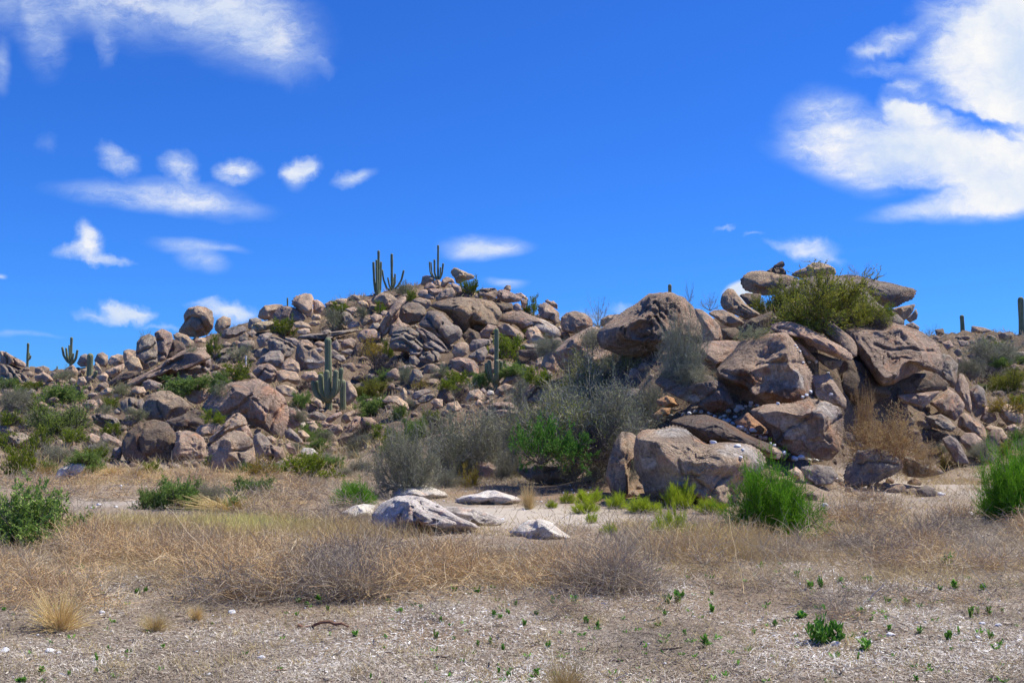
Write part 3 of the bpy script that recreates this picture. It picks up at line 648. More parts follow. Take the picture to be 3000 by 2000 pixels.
R('C','p',"125,525 150,430 200,418 290,433 280,482 220,512 160,532","square pink block left of the summit saguaro")
R('C','p',"250,482 330,458 362,500 350,542 290,522")
R('C','p',"355,545 380,460 420,433 500,458 522,510 450,502 400,562")
R('C','t',"468,370 520,323 600,363 680,398 730,408 745,450 620,492 580,512 540,502 520,452 480,412","sharp topped summit boulder, the highest rock of the hill",cut=1.4,lm="the summit boulder")
R('C','p',"158,572 190,513 250,498 312,545 300,577 200,577")
R('C','p',"95,642 130,588 240,573 370,573 372,610 300,652 280,692 200,692 140,662",None,["200,580 260,640"])
R('C','t',"288,682 340,618 420,568 490,558 527,620 490,672 400,692 320,712","slanted light boulder below the summit saguaro")
R('C','p',"478,502 540,518 590,558 602,610 560,632 520,582 480,552")
R('C','p',"20,702 120,673 230,698 252,750 200,812 120,762 60,732")
R('C','p',"743,662 760,633 800,638 802,680 760,684")
R('C','p',"788,642 810,578 880,563 980,563 1012,600 990,692 940,702 840,662","blocky flat-topped boulder right of the green bush at the summit",["820,600 900,600 980,580"])
R('C','t',"833,672 860,653 897,670 890,697 850,692")
R('C','p',"988,642 1020,588 1090,578 1180,618 1260,648 1302,680 1260,722 1120,737 1020,702","overhanging loaf-shaped boulder on the right side of the summit",lm="the overhanging loaf boulder")
R('C','p',"1073,572 1110,528 1160,533 1167,580 1150,607 1100,592","small knob of rock perched on the overhanging loaf boulder",rough=1.6)
R('C','t',"1208,625 1280,618 1350,668 1372,710 1290,682 1230,647")
R('C','p',"1270,690 1350,700 1330,802 1290,782")
R('C','g',"1185,780 1200,745 1240,736 1280,768 1282,815 1240,835 1195,812","round grey stone balanced on top of the pale sloping dome",rough=.5,cut=.5,dy=-.8)
R('C','d',"970,732 1040,738 1180,738 1202,810 1120,842 1060,852 1030,792",dy=1.0)
R('C','p',"1475,752 1550,723 1650,788 1722,850 1722,930 1700,992 1600,942 1500,892 1470,822","large pinkish boulder on the right shoulder of the hill",["1620,870 1600,940"],lm="the large right-shoulder boulder")
R('C','p',"1553,717 1590,686 1612,720 1650,708 1692,750 1702,812 1640,777","jagged dark cap of rock on the large right-shoulder boulder",rough=1.8)
R('C','p',"1740,902 1800,850 1900,833 2010,858 2090,918 2112,1000 2000,1062 1850,1082 1760,1052 1738,980","broad rounded boulder on the skyline in the saddle left of the grey thorn bush",lm="the broad rounded skyline boulder")
R('C','w',"778,932 860,913 912,950 880,987 790,962","small pale slab resting under the broad rock dome",dy=-.5)
R('C','g',"708,972 780,948 860,988 902,1000 830,1042 760,1042")
R('C','p',"795,1082 900,978 1000,998 1002,1060 930,1082 920,1132 820,1132")
R('C','p',"1005,1002 1100,968 1200,1018 1300,1088 1312,1130 1290,1192 1200,1132 1060,1112","sloping brown boulder under the left end of the pale sloping dome")
R('C','t',"1318,1102 1360,1018 1450,998 1500,1058 1552,1140 1460,1202 1380,1182","angular tan boulder leaning on the pale sloping dome",["1480,1030 1540,1130"],cut=1.3)
R('C','p',"488,1302 510,1218 570,1183 650,1188 682,1240 660,1322 600,1362 520,1362","upright oval boulder below the tilted cracked slab",rough=.6,cut=.6,lm="the upright oval boulder")
R('C','g',"678,1222 720,1158 830,1143 920,1158 932,1220 850,1242 760,1292 700,1302")
R('C','g',"655,1352 760,1278 860,1228 902,1300 860,1402 800,1432 740,1392")
R('C','t',"468,1392 560,1353 640,1368 740,1398 792,1470 792,1570 600,1542 500,1482","light angular boulder below the upright oval boulder",cut=1.3)
R('C','g',"1268,1242 1300,1203 1470,1208 1492,1260 1380,1282 1290,1292")
R('C','d',"1250,1270 1380,1270 1480,1260 1470,1340 1350,1370 1260,1340",dy=.5)
R('C','g',"98,1372 160,1308 250,1278 330,1298 372,1340 340,1402 220,1432 140,1412",None,["160,1320 230,1400","250,1290 300,1390"])
R('C','g',"-5,1342 60,1338 122,1400 80,1452 -5,1432")
R('C','p',"1328,1172 1370,1163 1402,1190 1360,1202")
R('C','d',"600,1110 680,1020 800,1080 830,1160 700,1200 620,1180",dy=1.5)
R('C','g',"0,1190 60,1200 150,1260 100,1340 0,1330",None,["10,1250 100,1300"])
R('C','g',"160,1200 260,1180 340,1230 420,1290 380,1310 260,1270 170,1260",None,["200,1200 330,1280"])
# --- middle slope
R('E','g',"288,432 320,368 380,388 397,440 350,502 290,502")
R('E','g',"298,602 330,558 420,538 477,555 400,602 330,632")
R('E','g',"348,642 400,588 480,578 507,600 440,652 380,662")
R('E','t',"458,652 500,618 560,628 562,690 500,702")
R('E','t',"55,642 100,598 180,598 270,658 282,710 240,722 160,652 80,652","pale smooth boulder among yellow-green bushes right of the tall saguaro")
R('E','t',"203,582 235,523 262,560 267,620 240,642","small sharp upright tan rock among olive bushes in the middle slope",lm="the sharp upright tan rock")
R('E','d',"508,612 540,528 600,538 662,620 640,662 560,662")
R('E','t',"743,642 780,558 860,538 917,590 900,642 830,632 770,642","domed pinkish boulder at the foot of the dark leafless shrub",lm="the domed pinkish boulder by the leafless shrub")
R('E','w',"920,582 945,546 985,558 992,590 940,600","small white round boulder left of the saguaro with four arms")
R('E','g',"868,552 900,528 932,560 910,587")
R('E','t',"828,662 860,623 902,650 880,687 840,682")
R('E','p',"903,662 950,618 992,608 960,672")
R('E','p',"898,742 930,688 1000,648 1120,648 1192,690 1180,752 1080,772 980,782",None,["940,700 1050,690 1150,720"])
R('E','p',"995,582 1020,528 1080,493 1142,510 1100,572 1040,602")
R('E','p',"1038,502 1100,428 1180,398 1222,440 1160,502")
R('E','p',"1240,565 1290,498 1400,473 1500,468 1560,443 1640,448 1682,500 1690,542 1560,602 1450,652 1350,664 1238,652","long flat-topped boulder behind the big grey shrubs, centre right",["1480,480 1520,470","1260,620 1380,540 1560,520"],lm="the long flat-topped boulder")
R('E','g',"1648,422 1700,378 1760,393 1782,450 1740,492 1680,482")
R('E','p',"1375,352 1420,238 1470,203 1530,238 1542,330 1520,402 1420,392")
R('E','t',"1328,372 1350,288 1400,268 1392,340 1360,387")
R('E','p',"1480,240 1600,130 1800,20 1920,40 1985,300 1800,402 1600,402 1530,340","great sloping rock ramp rising left of the giant dome behind grey shrubs",None,T=2.5,lm="the great sloping ramp")
R('E','t',"345,965 450,928 560,908 642,918 620,962 420,992")
R('E','g',"1175,1222 1230,1130 1330,1108 1500,1108 1650,1118 1742,1150 1752,1210 1660,1292 1600,1322 1420,1332 1280,1302","long low dark boulder under the skirts of the giant grey shrub",["1250,1230 1450,1210 1650,1240"],lm="the long low dark boulder",dy=-.3)
R('E','p',"828,1172 880,1143 960,1153 1042,1210 1020,1282 950,1302 880,1292","rounded brown boulder right of the golden bush")
R('E','g',"1738,1292 1790,1218 1860,1178 1912,1190 1922,1270 1850,1312 1760,1312","smooth grey boulder between the long low dark boulder and the standing slab")
R('E','t',"600,660 680,640 720,700 660,740 590,720")
# --- pale outcrops in the flat
R('J','w',"345,140 358,75 380,40 440,25 540,40 640,70 720,100 740,130 560,150 420,145","tan shelf of rock behind the big white-streaked outcrop",rough=.8,T=.7,stain_or_sun=[(1200,1430,60,26,'w')])
R('J','w',"780,150 850,120 940,108 990,88 1060,84 1120,105 1190,125 1250,150 1180,180 1050,190 900,195 820,180","low whitish rock mound near the tall golden grass tuft",rough=.9,T=.8,dy=.6,lm="the low whitish mound",stain_or_sun=[(1440,1460,130,40,'w')])
R('J','w',"200,335 215,250 290,170 370,130 460,118 560,132 680,188 800,268 900,308 965,332 820,385 600,378 380,378 240,362","big white-streaked rock outcrop in the middle of the flat",["480,170 490,260 540,330","650,200 680,260 640,300"],rough=1.1,T=1.0,lm="the big white-streaked outcrop",cut=1.1,dy=-.15,stain_or_sun=[(1215,1545,34,24,'r'),(1165,1515,18,16,'r'),(1190,1490,10,50,'w'),(1255,1490,14,60,'w'),(1330,1520,50,34,'w'),(1120,1500,16,40,'w'),(1240,1470,150,22,'w'),(1370,1530,60,40,'w')])
R('J','w',"-10,242 80,193 150,178 232,188 210,262 100,284",None,T=.5,rough=.7,stain_or_sun=[(1045,1490,50,20,'w')])
R('J','w',"640,215 760,195 900,205 1060,255 1160,300 1100,330 950,335 800,280",None,T=.6,rough=.8,dy=.1)
R('J','w',"1150,382 1200,328 1280,288 1380,283 1450,308 1520,368 1600,422 1450,434 1250,424","flat pale rock sheet lying in front of the yellow-green bushes",T=.55,rough=.8,dy=.5,stain_or_sun=[(1570,1540,110,30,'w')])
R('J','g',"1528,362 1560,355 1610,380 1580,412 1530,392","small flat grey stone at the right end of the pale rock sheet",Y=17.6)
# --- right outcrop
R('F','p',"205,960 240,850 380,738 520,628 700,518 800,448 900,428 1040,433 1170,478 1270,558 1330,638 1400,758 1410,940 1300,1022 1100,1082 1040,1112 880,1122 780,1162 600,1150 400,1102 250,1040","giant weathered dome on the left of the right-hand outcrop",["700,560 820,640 1000,900"],T=3.0,lm="the giant weathered dome",rough=1.3)
R('F','p',"1310,602 1390,618 1500,698 1600,798 1632,920 1610,972 1400,1002 1395,802 1340,702","brown flank of rock hanging off the right side of the giant weathered dome")
R('F','p',"1465,662 1540,623 1640,618 1760,668 1885,760 1840,802 1760,832 1660,792 1520,692","smooth sun-rimmed boulder right of the giant weathered dome",lm="the smooth sun-rimmed boulder")
R('F','p',"1618,542 1640,450 1690,383 1760,383 1812,450 1880,538 2000,628 2085,670 1960,722 1900,732 1780,672 1650,612","pitted finger-shaped rock leaning left against the right outcrop",rough=1.7,lm="the pitted finger rock")
R('F','d',"1812,442 1920,423 2080,438 2062,562 2000,612 1930,572","dark shadowed rock between the pitted finger rock and the whale-headed boulder",dy=.8)
R('F','p',"225,802 240,720 320,678 440,668 485,700 400,762 300,812",dy=1.0)
R('F','d',"1820,932 1850,818 1960,718 2090,678 2200,638 2165,852 2060,932",dy=.4)
R('F','d',"1600,840 1780,820 1850,880 1820,970 1640,960",dy=1.0)
R('G','p',"250,290 290,240 360,198 480,193 620,213 780,248 900,308 1000,340 900,422 700,442 500,452 400,432 300,402 265,350","whale-headed boulder at the top left of the right outcrop",lm="the whale-headed boulder",dy=-.4)
R('G','p',"778,242 850,188 940,158 1010,103 1100,108 1180,128 1250,168 1262,230 1150,262 950,282","dark peak of rock behind the olive tree, top of the right outcrop",rough=1.5)
R('G','g',"1205,262 1350,238 1460,238 1560,258 1700,298 1850,328 2000,368 2102,383 2097,432 2070,492 1980,522 1900,572 1760,582 1680,572 1580,532 1400,482 1280,402","long overhanging beak-like boulder at the top right of the right outcrop",lm="the long beak-like boulder",dy=-.6)
R('G','g',"560,640 640,440 860,300 1000,255 1240,240 1560,400 1720,560 1900,640 2010,760 1800,830 1300,840 900,720","shadowed rock mass behind the mesquite trees, under the beak-like boulder",dy=.6,T=1.6)
R('G','p',"1845,602 1950,573 2040,558 2102,543 2082,622 2020,692 1950,742 1900,722","small pointed rock sticking out right below the beak-like boulder")
R('G','g',"2005,702 2080,638 2110,593 2132,650 2120,702 2050,742")
R('G','g',"1990,762 2080,738 2152,790 2140,822 2060,802")
R('G','p',"560,802 600,758 700,733 790,733 900,768 1100,878 1300,978 1442,1080 1430,1142 1350,1132 1250,1102 1080,1032 900,902 760,862 600,852","lower of two long tongue-shaped slabs pointing down right",["640,800 820,830 1000,960 1200,1060"],dy=-1.7,T=.8,lean=.5,rough=.8,lm="the lower tongue slab")
R('G','p',"713,642 730,570 790,523 860,523 960,568 1060,618 1130,668 1220,738 1320,818 1400,878 1462,950 1482,1050 1460,1122 1400,1092 1300,1002 1100,832 900,752 760,732","upper thick tongue-shaped boulder pointing down right under the olive tree",["1040,610 1130,700 1220,760"],dy=-1.2,T=1.0,lean=.7,lm="the upper tongue boulder")
R('G','g',"990,1052 1100,1068 1200,1108 1332,1148 1310,1202 1220,1242 1120,1182 1040,1102",dy=-.1)
R('G','t',"795,925 870,948 960,1028 1055,1130 1040,1152 960,1132 890,1042","narrow tan sliver of rock lined with white stones beside the tongue slabs",dy=-.5)
R('F','p',"1235,1085 1320,1018 1500,978 1700,973 1880,998 1965,1028 1850,1132 1740,1222 1600,1302 1540,1335 1480,1292 1380,1202 1280,1142","broad brown-grey boulder under the pale shrub, left of the rust-stained block",lm="the broad brown-grey boulder")
R('S','p',"2101,1087 2153,1030 2170,1005 2203,991 2233,989 2266,983 2300,979 2322,997 2336,1016 2350,1044 2356,1063 2378,1094 2373,1127 2371,1146 2357,1172 2314,1186 2226,1186 2184,1172 2147,1146 2108,1112","huge fractured block with rust-stained and whitish patches, centre of the right outcrop",["2215,1073 2277,1058 2316,1061 2355,1064","2262,1062 2290,1064","2108,1087 2150,1100 2200,1104 2212,1088"],T=2.0,cut=1.5,lm="the rust-stained block",dy=-.5,stain_or_sun=[(2275,1092,40,26,'w'),(2325,1112,34,30,'w'),(2192,1108,44,30,'r'),(2246,1085,13,12,'r'),(2305,1158,62,20,'r')])
R('H','g',"620,60 700,-40 850,-60 1000,-20 1150,18 1202,80 1272,230 1200,292 1100,312 960,242 780,162","slanting grey block under the pale shrub on the left of the right outcrop",["980,230 1180,90"],cut=1.3,lm="the slanting grey block",dy=-.3,stain_or_sun=[(2100,1195,50,18,'r'),(2040,1165,40,10,'w')])
R('H','o',"628,202 720,168 780,188 832,250 760,262 650,252")
R('H','o',"600,330 680,270 760,270 740,330 640,370")
R('H','p',"1400,290 1560,248 1750,238 1900,198 2050,218 2172,270 2203,340 2193,480 2163,622 2090,704 1940,692 1760,642 1620,542 1588,450 1500,382","big angular boulder at the lower right of the outcrop with a bright ridge",["1990,230 1920,330 1720,460 1640,540","2160,350 2030,480 2090,560"],cut=1.5,lm="the big bright-ridged boulder",dy=-.5,stain_or_sun=[(2335,1255,46,34,'w'),(2420,1200,40,26,'w'),(2270,1322,60,14,'r'),(2410,1325,30,16,'r')])
R('H','t',"1918,2 2080,-12 2152,100 2222,200 2218,282 2160,252 2000,202 1928,150","pale curved shoulder of rock above the big bright-ridged boulder")
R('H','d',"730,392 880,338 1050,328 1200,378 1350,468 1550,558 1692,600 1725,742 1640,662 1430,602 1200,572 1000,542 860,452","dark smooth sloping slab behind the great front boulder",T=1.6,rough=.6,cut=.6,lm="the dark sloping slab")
R('H','t',"1430,582 1530,573 1640,608 1692,640 1660,702 1500,662",None,dy=-.2)
R('H','o',"1285,372 1400,308 1480,378 1562,450 1540,492 1400,482 1310,422","small triangular brown rock in the stone-filled crevice")
R('H','p',"460,625 480,510 540,460 640,448 790,418 880,448 960,518 1050,578 1180,563 1330,568 1420,578 1500,640 1545,722 1500,802 1400,902 1300,1002 1240,1105 1100,1084 900,1002 800,1022 640,1052 560,1002 520,882 470,782","great front boulder with a sunlit crest at the foot of the right outcrop",["1250,830 1160,890 1100,980","1260,960 1200,1000"],T=1.5,lm="the great front boulder",rough=1.1,cut=1.0,stain_or_sun=[(2165,1318,66,18,'w'),(1970,1266,60,12,'w'),(2215,1350,24,30,'w'),(1900,1350,22,22,'w'),(1950,1450,90,14,'r')])  # sunlight on the crest put into the colour as pale patches
R('H','p',"210,855 240,700 280,560 340,470 420,478 480,528 470,622 482,672 420,702 400,902 412,1002 350,1034 260,962 235,882","upright standing slab left of the great front boulder",["375,490 390,600 400,700"],lm="the standing slab",T=.7)
R('H','g',"1838,762 1960,743 2100,758 2152,830 2100,902 1980,922 1880,872","grey boulder with a reddish foot right of the large green broom bush")
R('H','t',"1730,800 1800,760 1850,800 1840,860 1760,860")
R('I','p',"185,295 260,258 340,238 430,248 540,243 650,268 770,318 870,388 932,450 948,560 930,622 890,632 800,602 700,642 560,712 480,732 400,640 320,500 250,390","vast overhanging dome on the right of the outcrop with a shaded hollow beneath",["420,420 560,460 700,450 860,470"],T=2.0,lean=.9,lm="the vast overhanging dome",cut=1.2,dy=-1.3)
R('I','g',"885,642 940,478 1000,498 1062,570 1052,662 1060,722 1030,752 980,722 930,682","right shoulder rock behind the overhanging dome")
R('I','p',"1035,762 1070,638 1100,638 1142,720 1167,880 1160,942 1110,902 1080,812")
R('I','p',"838,862 900,808 990,753 1060,798 1112,870 1100,932 1040,1002 960,962 880,892","rounded boulder jammed below the hollow of the overhanging dome",lm="the jammed rounded boulder",dy=-.3)
R('I','d',"470,742 700,638 900,638 1002,720 950,762 720,792 560,802",dy=.6)
R('I','d',"90,600 200,520 320,560 480,720 560,800 420,860 200,880 100,760","dark rock face deep in the hollow beside the tongue slabs",dy=1.8)
R('I','p',"590,802 760,788 930,768 850,852 800,902 640,862")
R('I','g',"808,962 930,948 1000,988 1047,1050 1000,1082 930,1062 850,1022")
R('I','p',"1058,1042 1080,958 1120,938 1200,988 1260,1038 1292,1120 1270,1172 1200,1132 1120,1082")
R('I','p',"1073,1132 1120,1093 1190,1093 1252,1150 1262,1220 1200,1282 1130,1232")
R('I','g',"938,1142 1000,1108 1060,1148 1100,1218 1152,1330 1060,1332 1000,1252")
R('I','g',"1218,1272 1270,1188 1340,1218 1372,1280 1310,1332 1240,1312")
R('I','d',"1283,1110 1320,1070 1375,1070 1390,1130 1360,1185 1310,1200 1283,1160","dark round-faced boulder among the stones at far right",rough=.5,cut=.5)
R('I','t',"1258,1062 1310,1028 1400,1058 1450,1130 1400,1180 1385,1100",dy=.3)
R('I','g',"1148,762 1210,723 1260,758 1282,850 1270,942 1200,972 1160,902",rough=1.4)
R('I','p',"1268,892 1330,898 1362,990 1300,1022 1230,992")
R('I','t',"1368,892 1440,868 1510,908 1562,960 1540,1012 1440,1032 1380,962")
R('I','t',"1438,1042 1490,1023 1532,1050 1500,1082 1440,1072")
R('I','p',"1058,522 1110,508 1172,560 1150,602 1070,582")
R('I','g',"1118,632 1180,578 1252,590 1230,652 1160,702")
R('I','g',"185,1422 210,1338 290,1238 430,1208 540,1238 632,1310 642,1360 560,1422 420,1482 240,1515 200,1472","pale topped flat boulder lying in front of the golden bush, far right",["300,1330 430,1310 600,1330"],cut=1.3,lm="the pale topped flat boulder",Y=23)
R('I','g',"600,1242 650,1218 800,1268 900,1348 965,1400 800,1434 680,1422 640,1352","low whitish sheet of rock right of the pale topped flat boulder",Y=23.5,T=.8)
R('I','d',"885,302 950,293 962,340 900,352")
R('I','p',"1168,272 1260,286 1332,310 1250,332 1160,322")
R('I','g',"1428,472 1568,468 1568,512 1450,502")
R('I','g',"1060,382 1140,388 1152,430 1080,432")
R('I','p',"938,402 1000,378 1032,430 980,462")

# labels: the hand-written ones stay; the rest are told apart by size, shape, tone and nearest landmark
TW = {'t': 'tan', 'g': 'grey', 'p': 'pinkish brown', 'd': 'dark shadowed', 'o': 'rusty brown', 'w': 'whitish', 'y': 'yellowish'}
used = set(r['lab'] for r in ROCKS if r['lab'])
lms = [r for r in ROCKS if r['lm'] and len(r['lm'].split()) <= 8]
def describe(r):
    sz = math.sqrt(r['w']*r['h']); asp = r['w']/r['h']
    s = 'tiny' if sz < 24 else 'small' if sz < 36 else 'medium' if sz < 60 else 'large'
    f = 'flat wide' if asp > 1.9 else 'low' if asp > 1.4 else 'upright' if asp < 0.8 else 'blocky'
    return f"{s} {f} {TW[r['tone']]} boulder"
def name_place(cen, desc, lms=lms):
    """desc + where it stands, told by the nearest landmark; never the same words twice"""
    near = sorted(((np.hypot(*(q['c']-cen)), i, q) for i, q in enumerate(lms)), key=lambda z: (z[0], z[1]))
    opts = []
    for dist, _, q in near[:7]:
        if dist < 1: continue
        d = cen-q['c']; v = 'below' if d[1] > 0 else 'above'; h = 'right' if d[0] > 0 else 'left'
        rel = v if abs(d[1]) > 2.2*abs(d[0]) else f'just {h} of' if abs(d[0]) > 2.2*abs(d[1]) else f'{v} and {h} of'
        opts.append((rel, q['lm'] if q['lm'].startswith('the ') else 'the '+q['lm']))
    lab = None
    for pre in ('', 'farther '):
        for rel, nm in opts:
            l2 = f"{desc} {pre}{rel.replace('just ', '') if pre else rel} {nm}"
            if len(l2.split()) <= 16 and l2 not in used: lab = l2; break
        if lab: break
    if lab is None: lab = f"{desc} {opts[0][0]} {opts[0][1]}"
    used.add(lab); return lab
for r in ROCKS:
    if not r['lab']: r['lab'] = name_place(r['c'], describe(r))
    tag(r['o'], r['lab'], 'boulder', group='boulders of the rocky hill')
SINK = 1   # loose soil lies a little lower than the feet of the boulders
# ------------------------------------------------------------------ ground sheet
ys = np.concatenate([np.arange(-14, 2, 1.0), np.arange(2, 22, 0.12), np.arange(22, 50, 0.14), np.arange(50, 130, 0.45), [135, 142, 150, 160, 175, 190, 210, 240, 280, 330, 400, 520, 800, 1400, 2600, 5000]])
ts = np.linspace(-1, 1, 521)
GX = ts[None, :]*(9+0.72*np.maximum(ys, 0))[:, None]; GY = np.repeat(ys[:, None], len(ts), 1)
GZ = H(GX.ravel(), GY.ravel())
ny, nx = GX.shape; idx = np.arange(ny*nx).reshape(ny, nx)
GQ = np.stack([idx[:-1, :-1], idx[:-1, 1:], idx[1:, 1:], idx[1:, :-1]], -1).reshape(-1, 4)
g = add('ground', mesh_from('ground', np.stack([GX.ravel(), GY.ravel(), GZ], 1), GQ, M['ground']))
tag(g, kind='structure')

# ------------------------------------------------------------------ smaller angular blocks wedged between the traced boulders
def block(seed, sub=3):
    rng = np.random.default_rng(seed); S, Fc = ico(sub); k = np.ones(len(S))
    for _ in range(12):
        q_ = rng.normal(size=3); q_ /= np.linalg.norm(q_); d_ = rng.uniform(.55, .88); q = S@q_; k = np.minimum(k, np.where(q > d_, d_/np.maximum(q, 1e-6), 1))
    V = S*k[:, None]*(1+fbm(S*1.6+seed*7, 4, seed)[:, None]*.10); return V/np.abs(V).max(0), Fc
BL = [block(200+i) for i in range(14)]
E0 = np.concatenate([r['poly'] for r in ROCKS]); E1 = np.concatenate([np.roll(r['poly'], -1, 0) for r in ROCKS])
def clearance(p):
    """signed distance in photo pixels from a point to the nearest traced boulder outline (<0 inside one)"""
    e = E1-E0; t = np.clip(((p-E0)*e).sum(1)/(e*e).sum(1), 0, 1); d = np.linalg.norm(p-(E0+t[:, None]*e), axis=1).min()
    cr = (E0[:, 1] > p[1]) != (E1[:, 1] > p[1])
    xs = E0[:, 0]+(p[1]-E0[:, 1])/np.where(np.abs(e[:, 1]) < 1e-9, 1e-9, e[:, 1])*e[:, 0]
    i = 0
    hitc = cr & (xs > p[0])
    for r in ROCKS:
        n = len(r['poly'])
        if hitc[i:i+n].sum() % 2: return -d
        i += n
    return d
ZN = [(330,760,930,1210,26,520),(760,1700,860,1215,26,1100),(0,620,1085,1370,20,520),(620,1000,1180,1370,20,260),(860,1250,1190,1330,14,160),(1850,2720,940,1460,30,620),(2690,3420,985,1370,20,700),(-420,0,1085,1370,20,260),(1900,2400,880,1010,22,150),(0,420,1080,1160,18,140)]
frng = np.random.default_rng(77); FB = []
for (x0, x1, y0, y1, rm, n) in ZN:
    for _ in range(n):
        p = np.array([frng.uniform(x0, x1), frng.uniform(y0, y1)]); d = clearance(p)
        if d < 3: continue
        for q in FB:
            d = min(d, math.hypot(p[0]-q[0], p[1]-q[1])-q[2]*.9)
            if d < 3: break
        if d < 3: continue
        r = min(d*1.22+2, rm*frng.uniform(.6, 1))
        Y = ground_at(p[0], p[1]+r*.4)
        xs_ = (p[0]-1500)*DY/F; crest = (HR-(H(xs_, DY)-EYE)/DY*F)[40:].min()
        if p[1] < crest+r*.5: continue
        row = HR-(H((p[0]-1500)*Y/F, Y)[0]-EYE)/Y*F
        if row > p[1]+r*2.2 or Y > 100: continue
        FB.append((p[0], p[1], r, Y))
FB.sort(key=lambda q: -q[2])
VV, FF, off, TT = [], [], 0, []
room = max(0, 298-len(ROCKS))
for i, (px, py, r, Y) in enumerate(FB):
    V, Fc = BL[i % len(BL)]; a = frng.uniform(0, 6.28); s = r*Y/F
    Rm = np.array([[math.cos(a), -math.sin(a), 0], [math.sin(a), math.cos(a), 0], [0, 0, 1]])
    v = (V@Rm.T)*np.array([frng.uniform(1.0, 1.35), 1.1, frng.uniform(.75, 1.05)])*s
    cen = P(px, py, Y+s*.35)
    if i < room:
        o = add('boulder', mesh_from('boulder', v, Fc, M['rock']), loc=cen); tn = 'tpgg'[i % 4]
        o.color = (*(np.array(TONE[tn])*frng.uniform(.8, 1.1)), 1/s/1.6)
        tag(o, name_place(np.array([px, py]), f"little angular {TW[tn]} block"), 'boulder', group='boulders of the rocky hill')
        ROCKS.append(dict(o=o, lab='', c=np.array([px, py]), w=2*r, h=2*r, tone=tn, lm=None, Y=Y, poly=np.zeros((0, 2))))
    else:
        VV.append(v+cen); FF.append(Fc+off); off += len(v); TT.append(np.repeat([frng.uniform(0, .4) if frng.random() < .3 else 0], len(v)))
me = mesh_from('wedged_blocks', np.concatenate(VV), np.concatenate(FF), M['rock'])
at = me.attributes.new('pale', 'FLOAT', 'POINT'); at.data.foreach_set('value', np.concatenate(TT).astype(np.float32))
o = add('wedged_blocks', me); o.color = (.42, .32, .235, 1.3); tag(o, 'smaller angular blocks wedged in the gaps between the boulders', 'rubble', kind='stuff')
print('fill blocks', len(FB), 'traced', room)
# ------------------------------------------------------------------ sight-line helpers for things standing on rocks or soil
bpy.context.view_layer.update()
DG = bpy.context.evaluated_depsgraph_get()
def hit(px, py):
    d = Vector(((px-1500)/F, 1.0, -(py-HR)/F)).normalized()
    ok, loc, nor, _, _, _ = scn.ray_cast(DG, Vector((0, 0, EYE)), d)
    return (loc, nor) if ok else (None, None)
def foot(px, py, up=36):
    """standing place near a photo pixel: climbs over steep faces"""
    best = None
    for k in range(0, up+1, 3):
        loc, nor = hit(px, py-k)
        if loc is None or loc.y > 135: break
        best = (loc, k)
        if nor.z > 0.45: break
    if best is None:
        Y = ground_at(px, py); x = (px-1500)*Y/F; return Vector((x, Y, H(x, Y)[0]))
    return best[0]

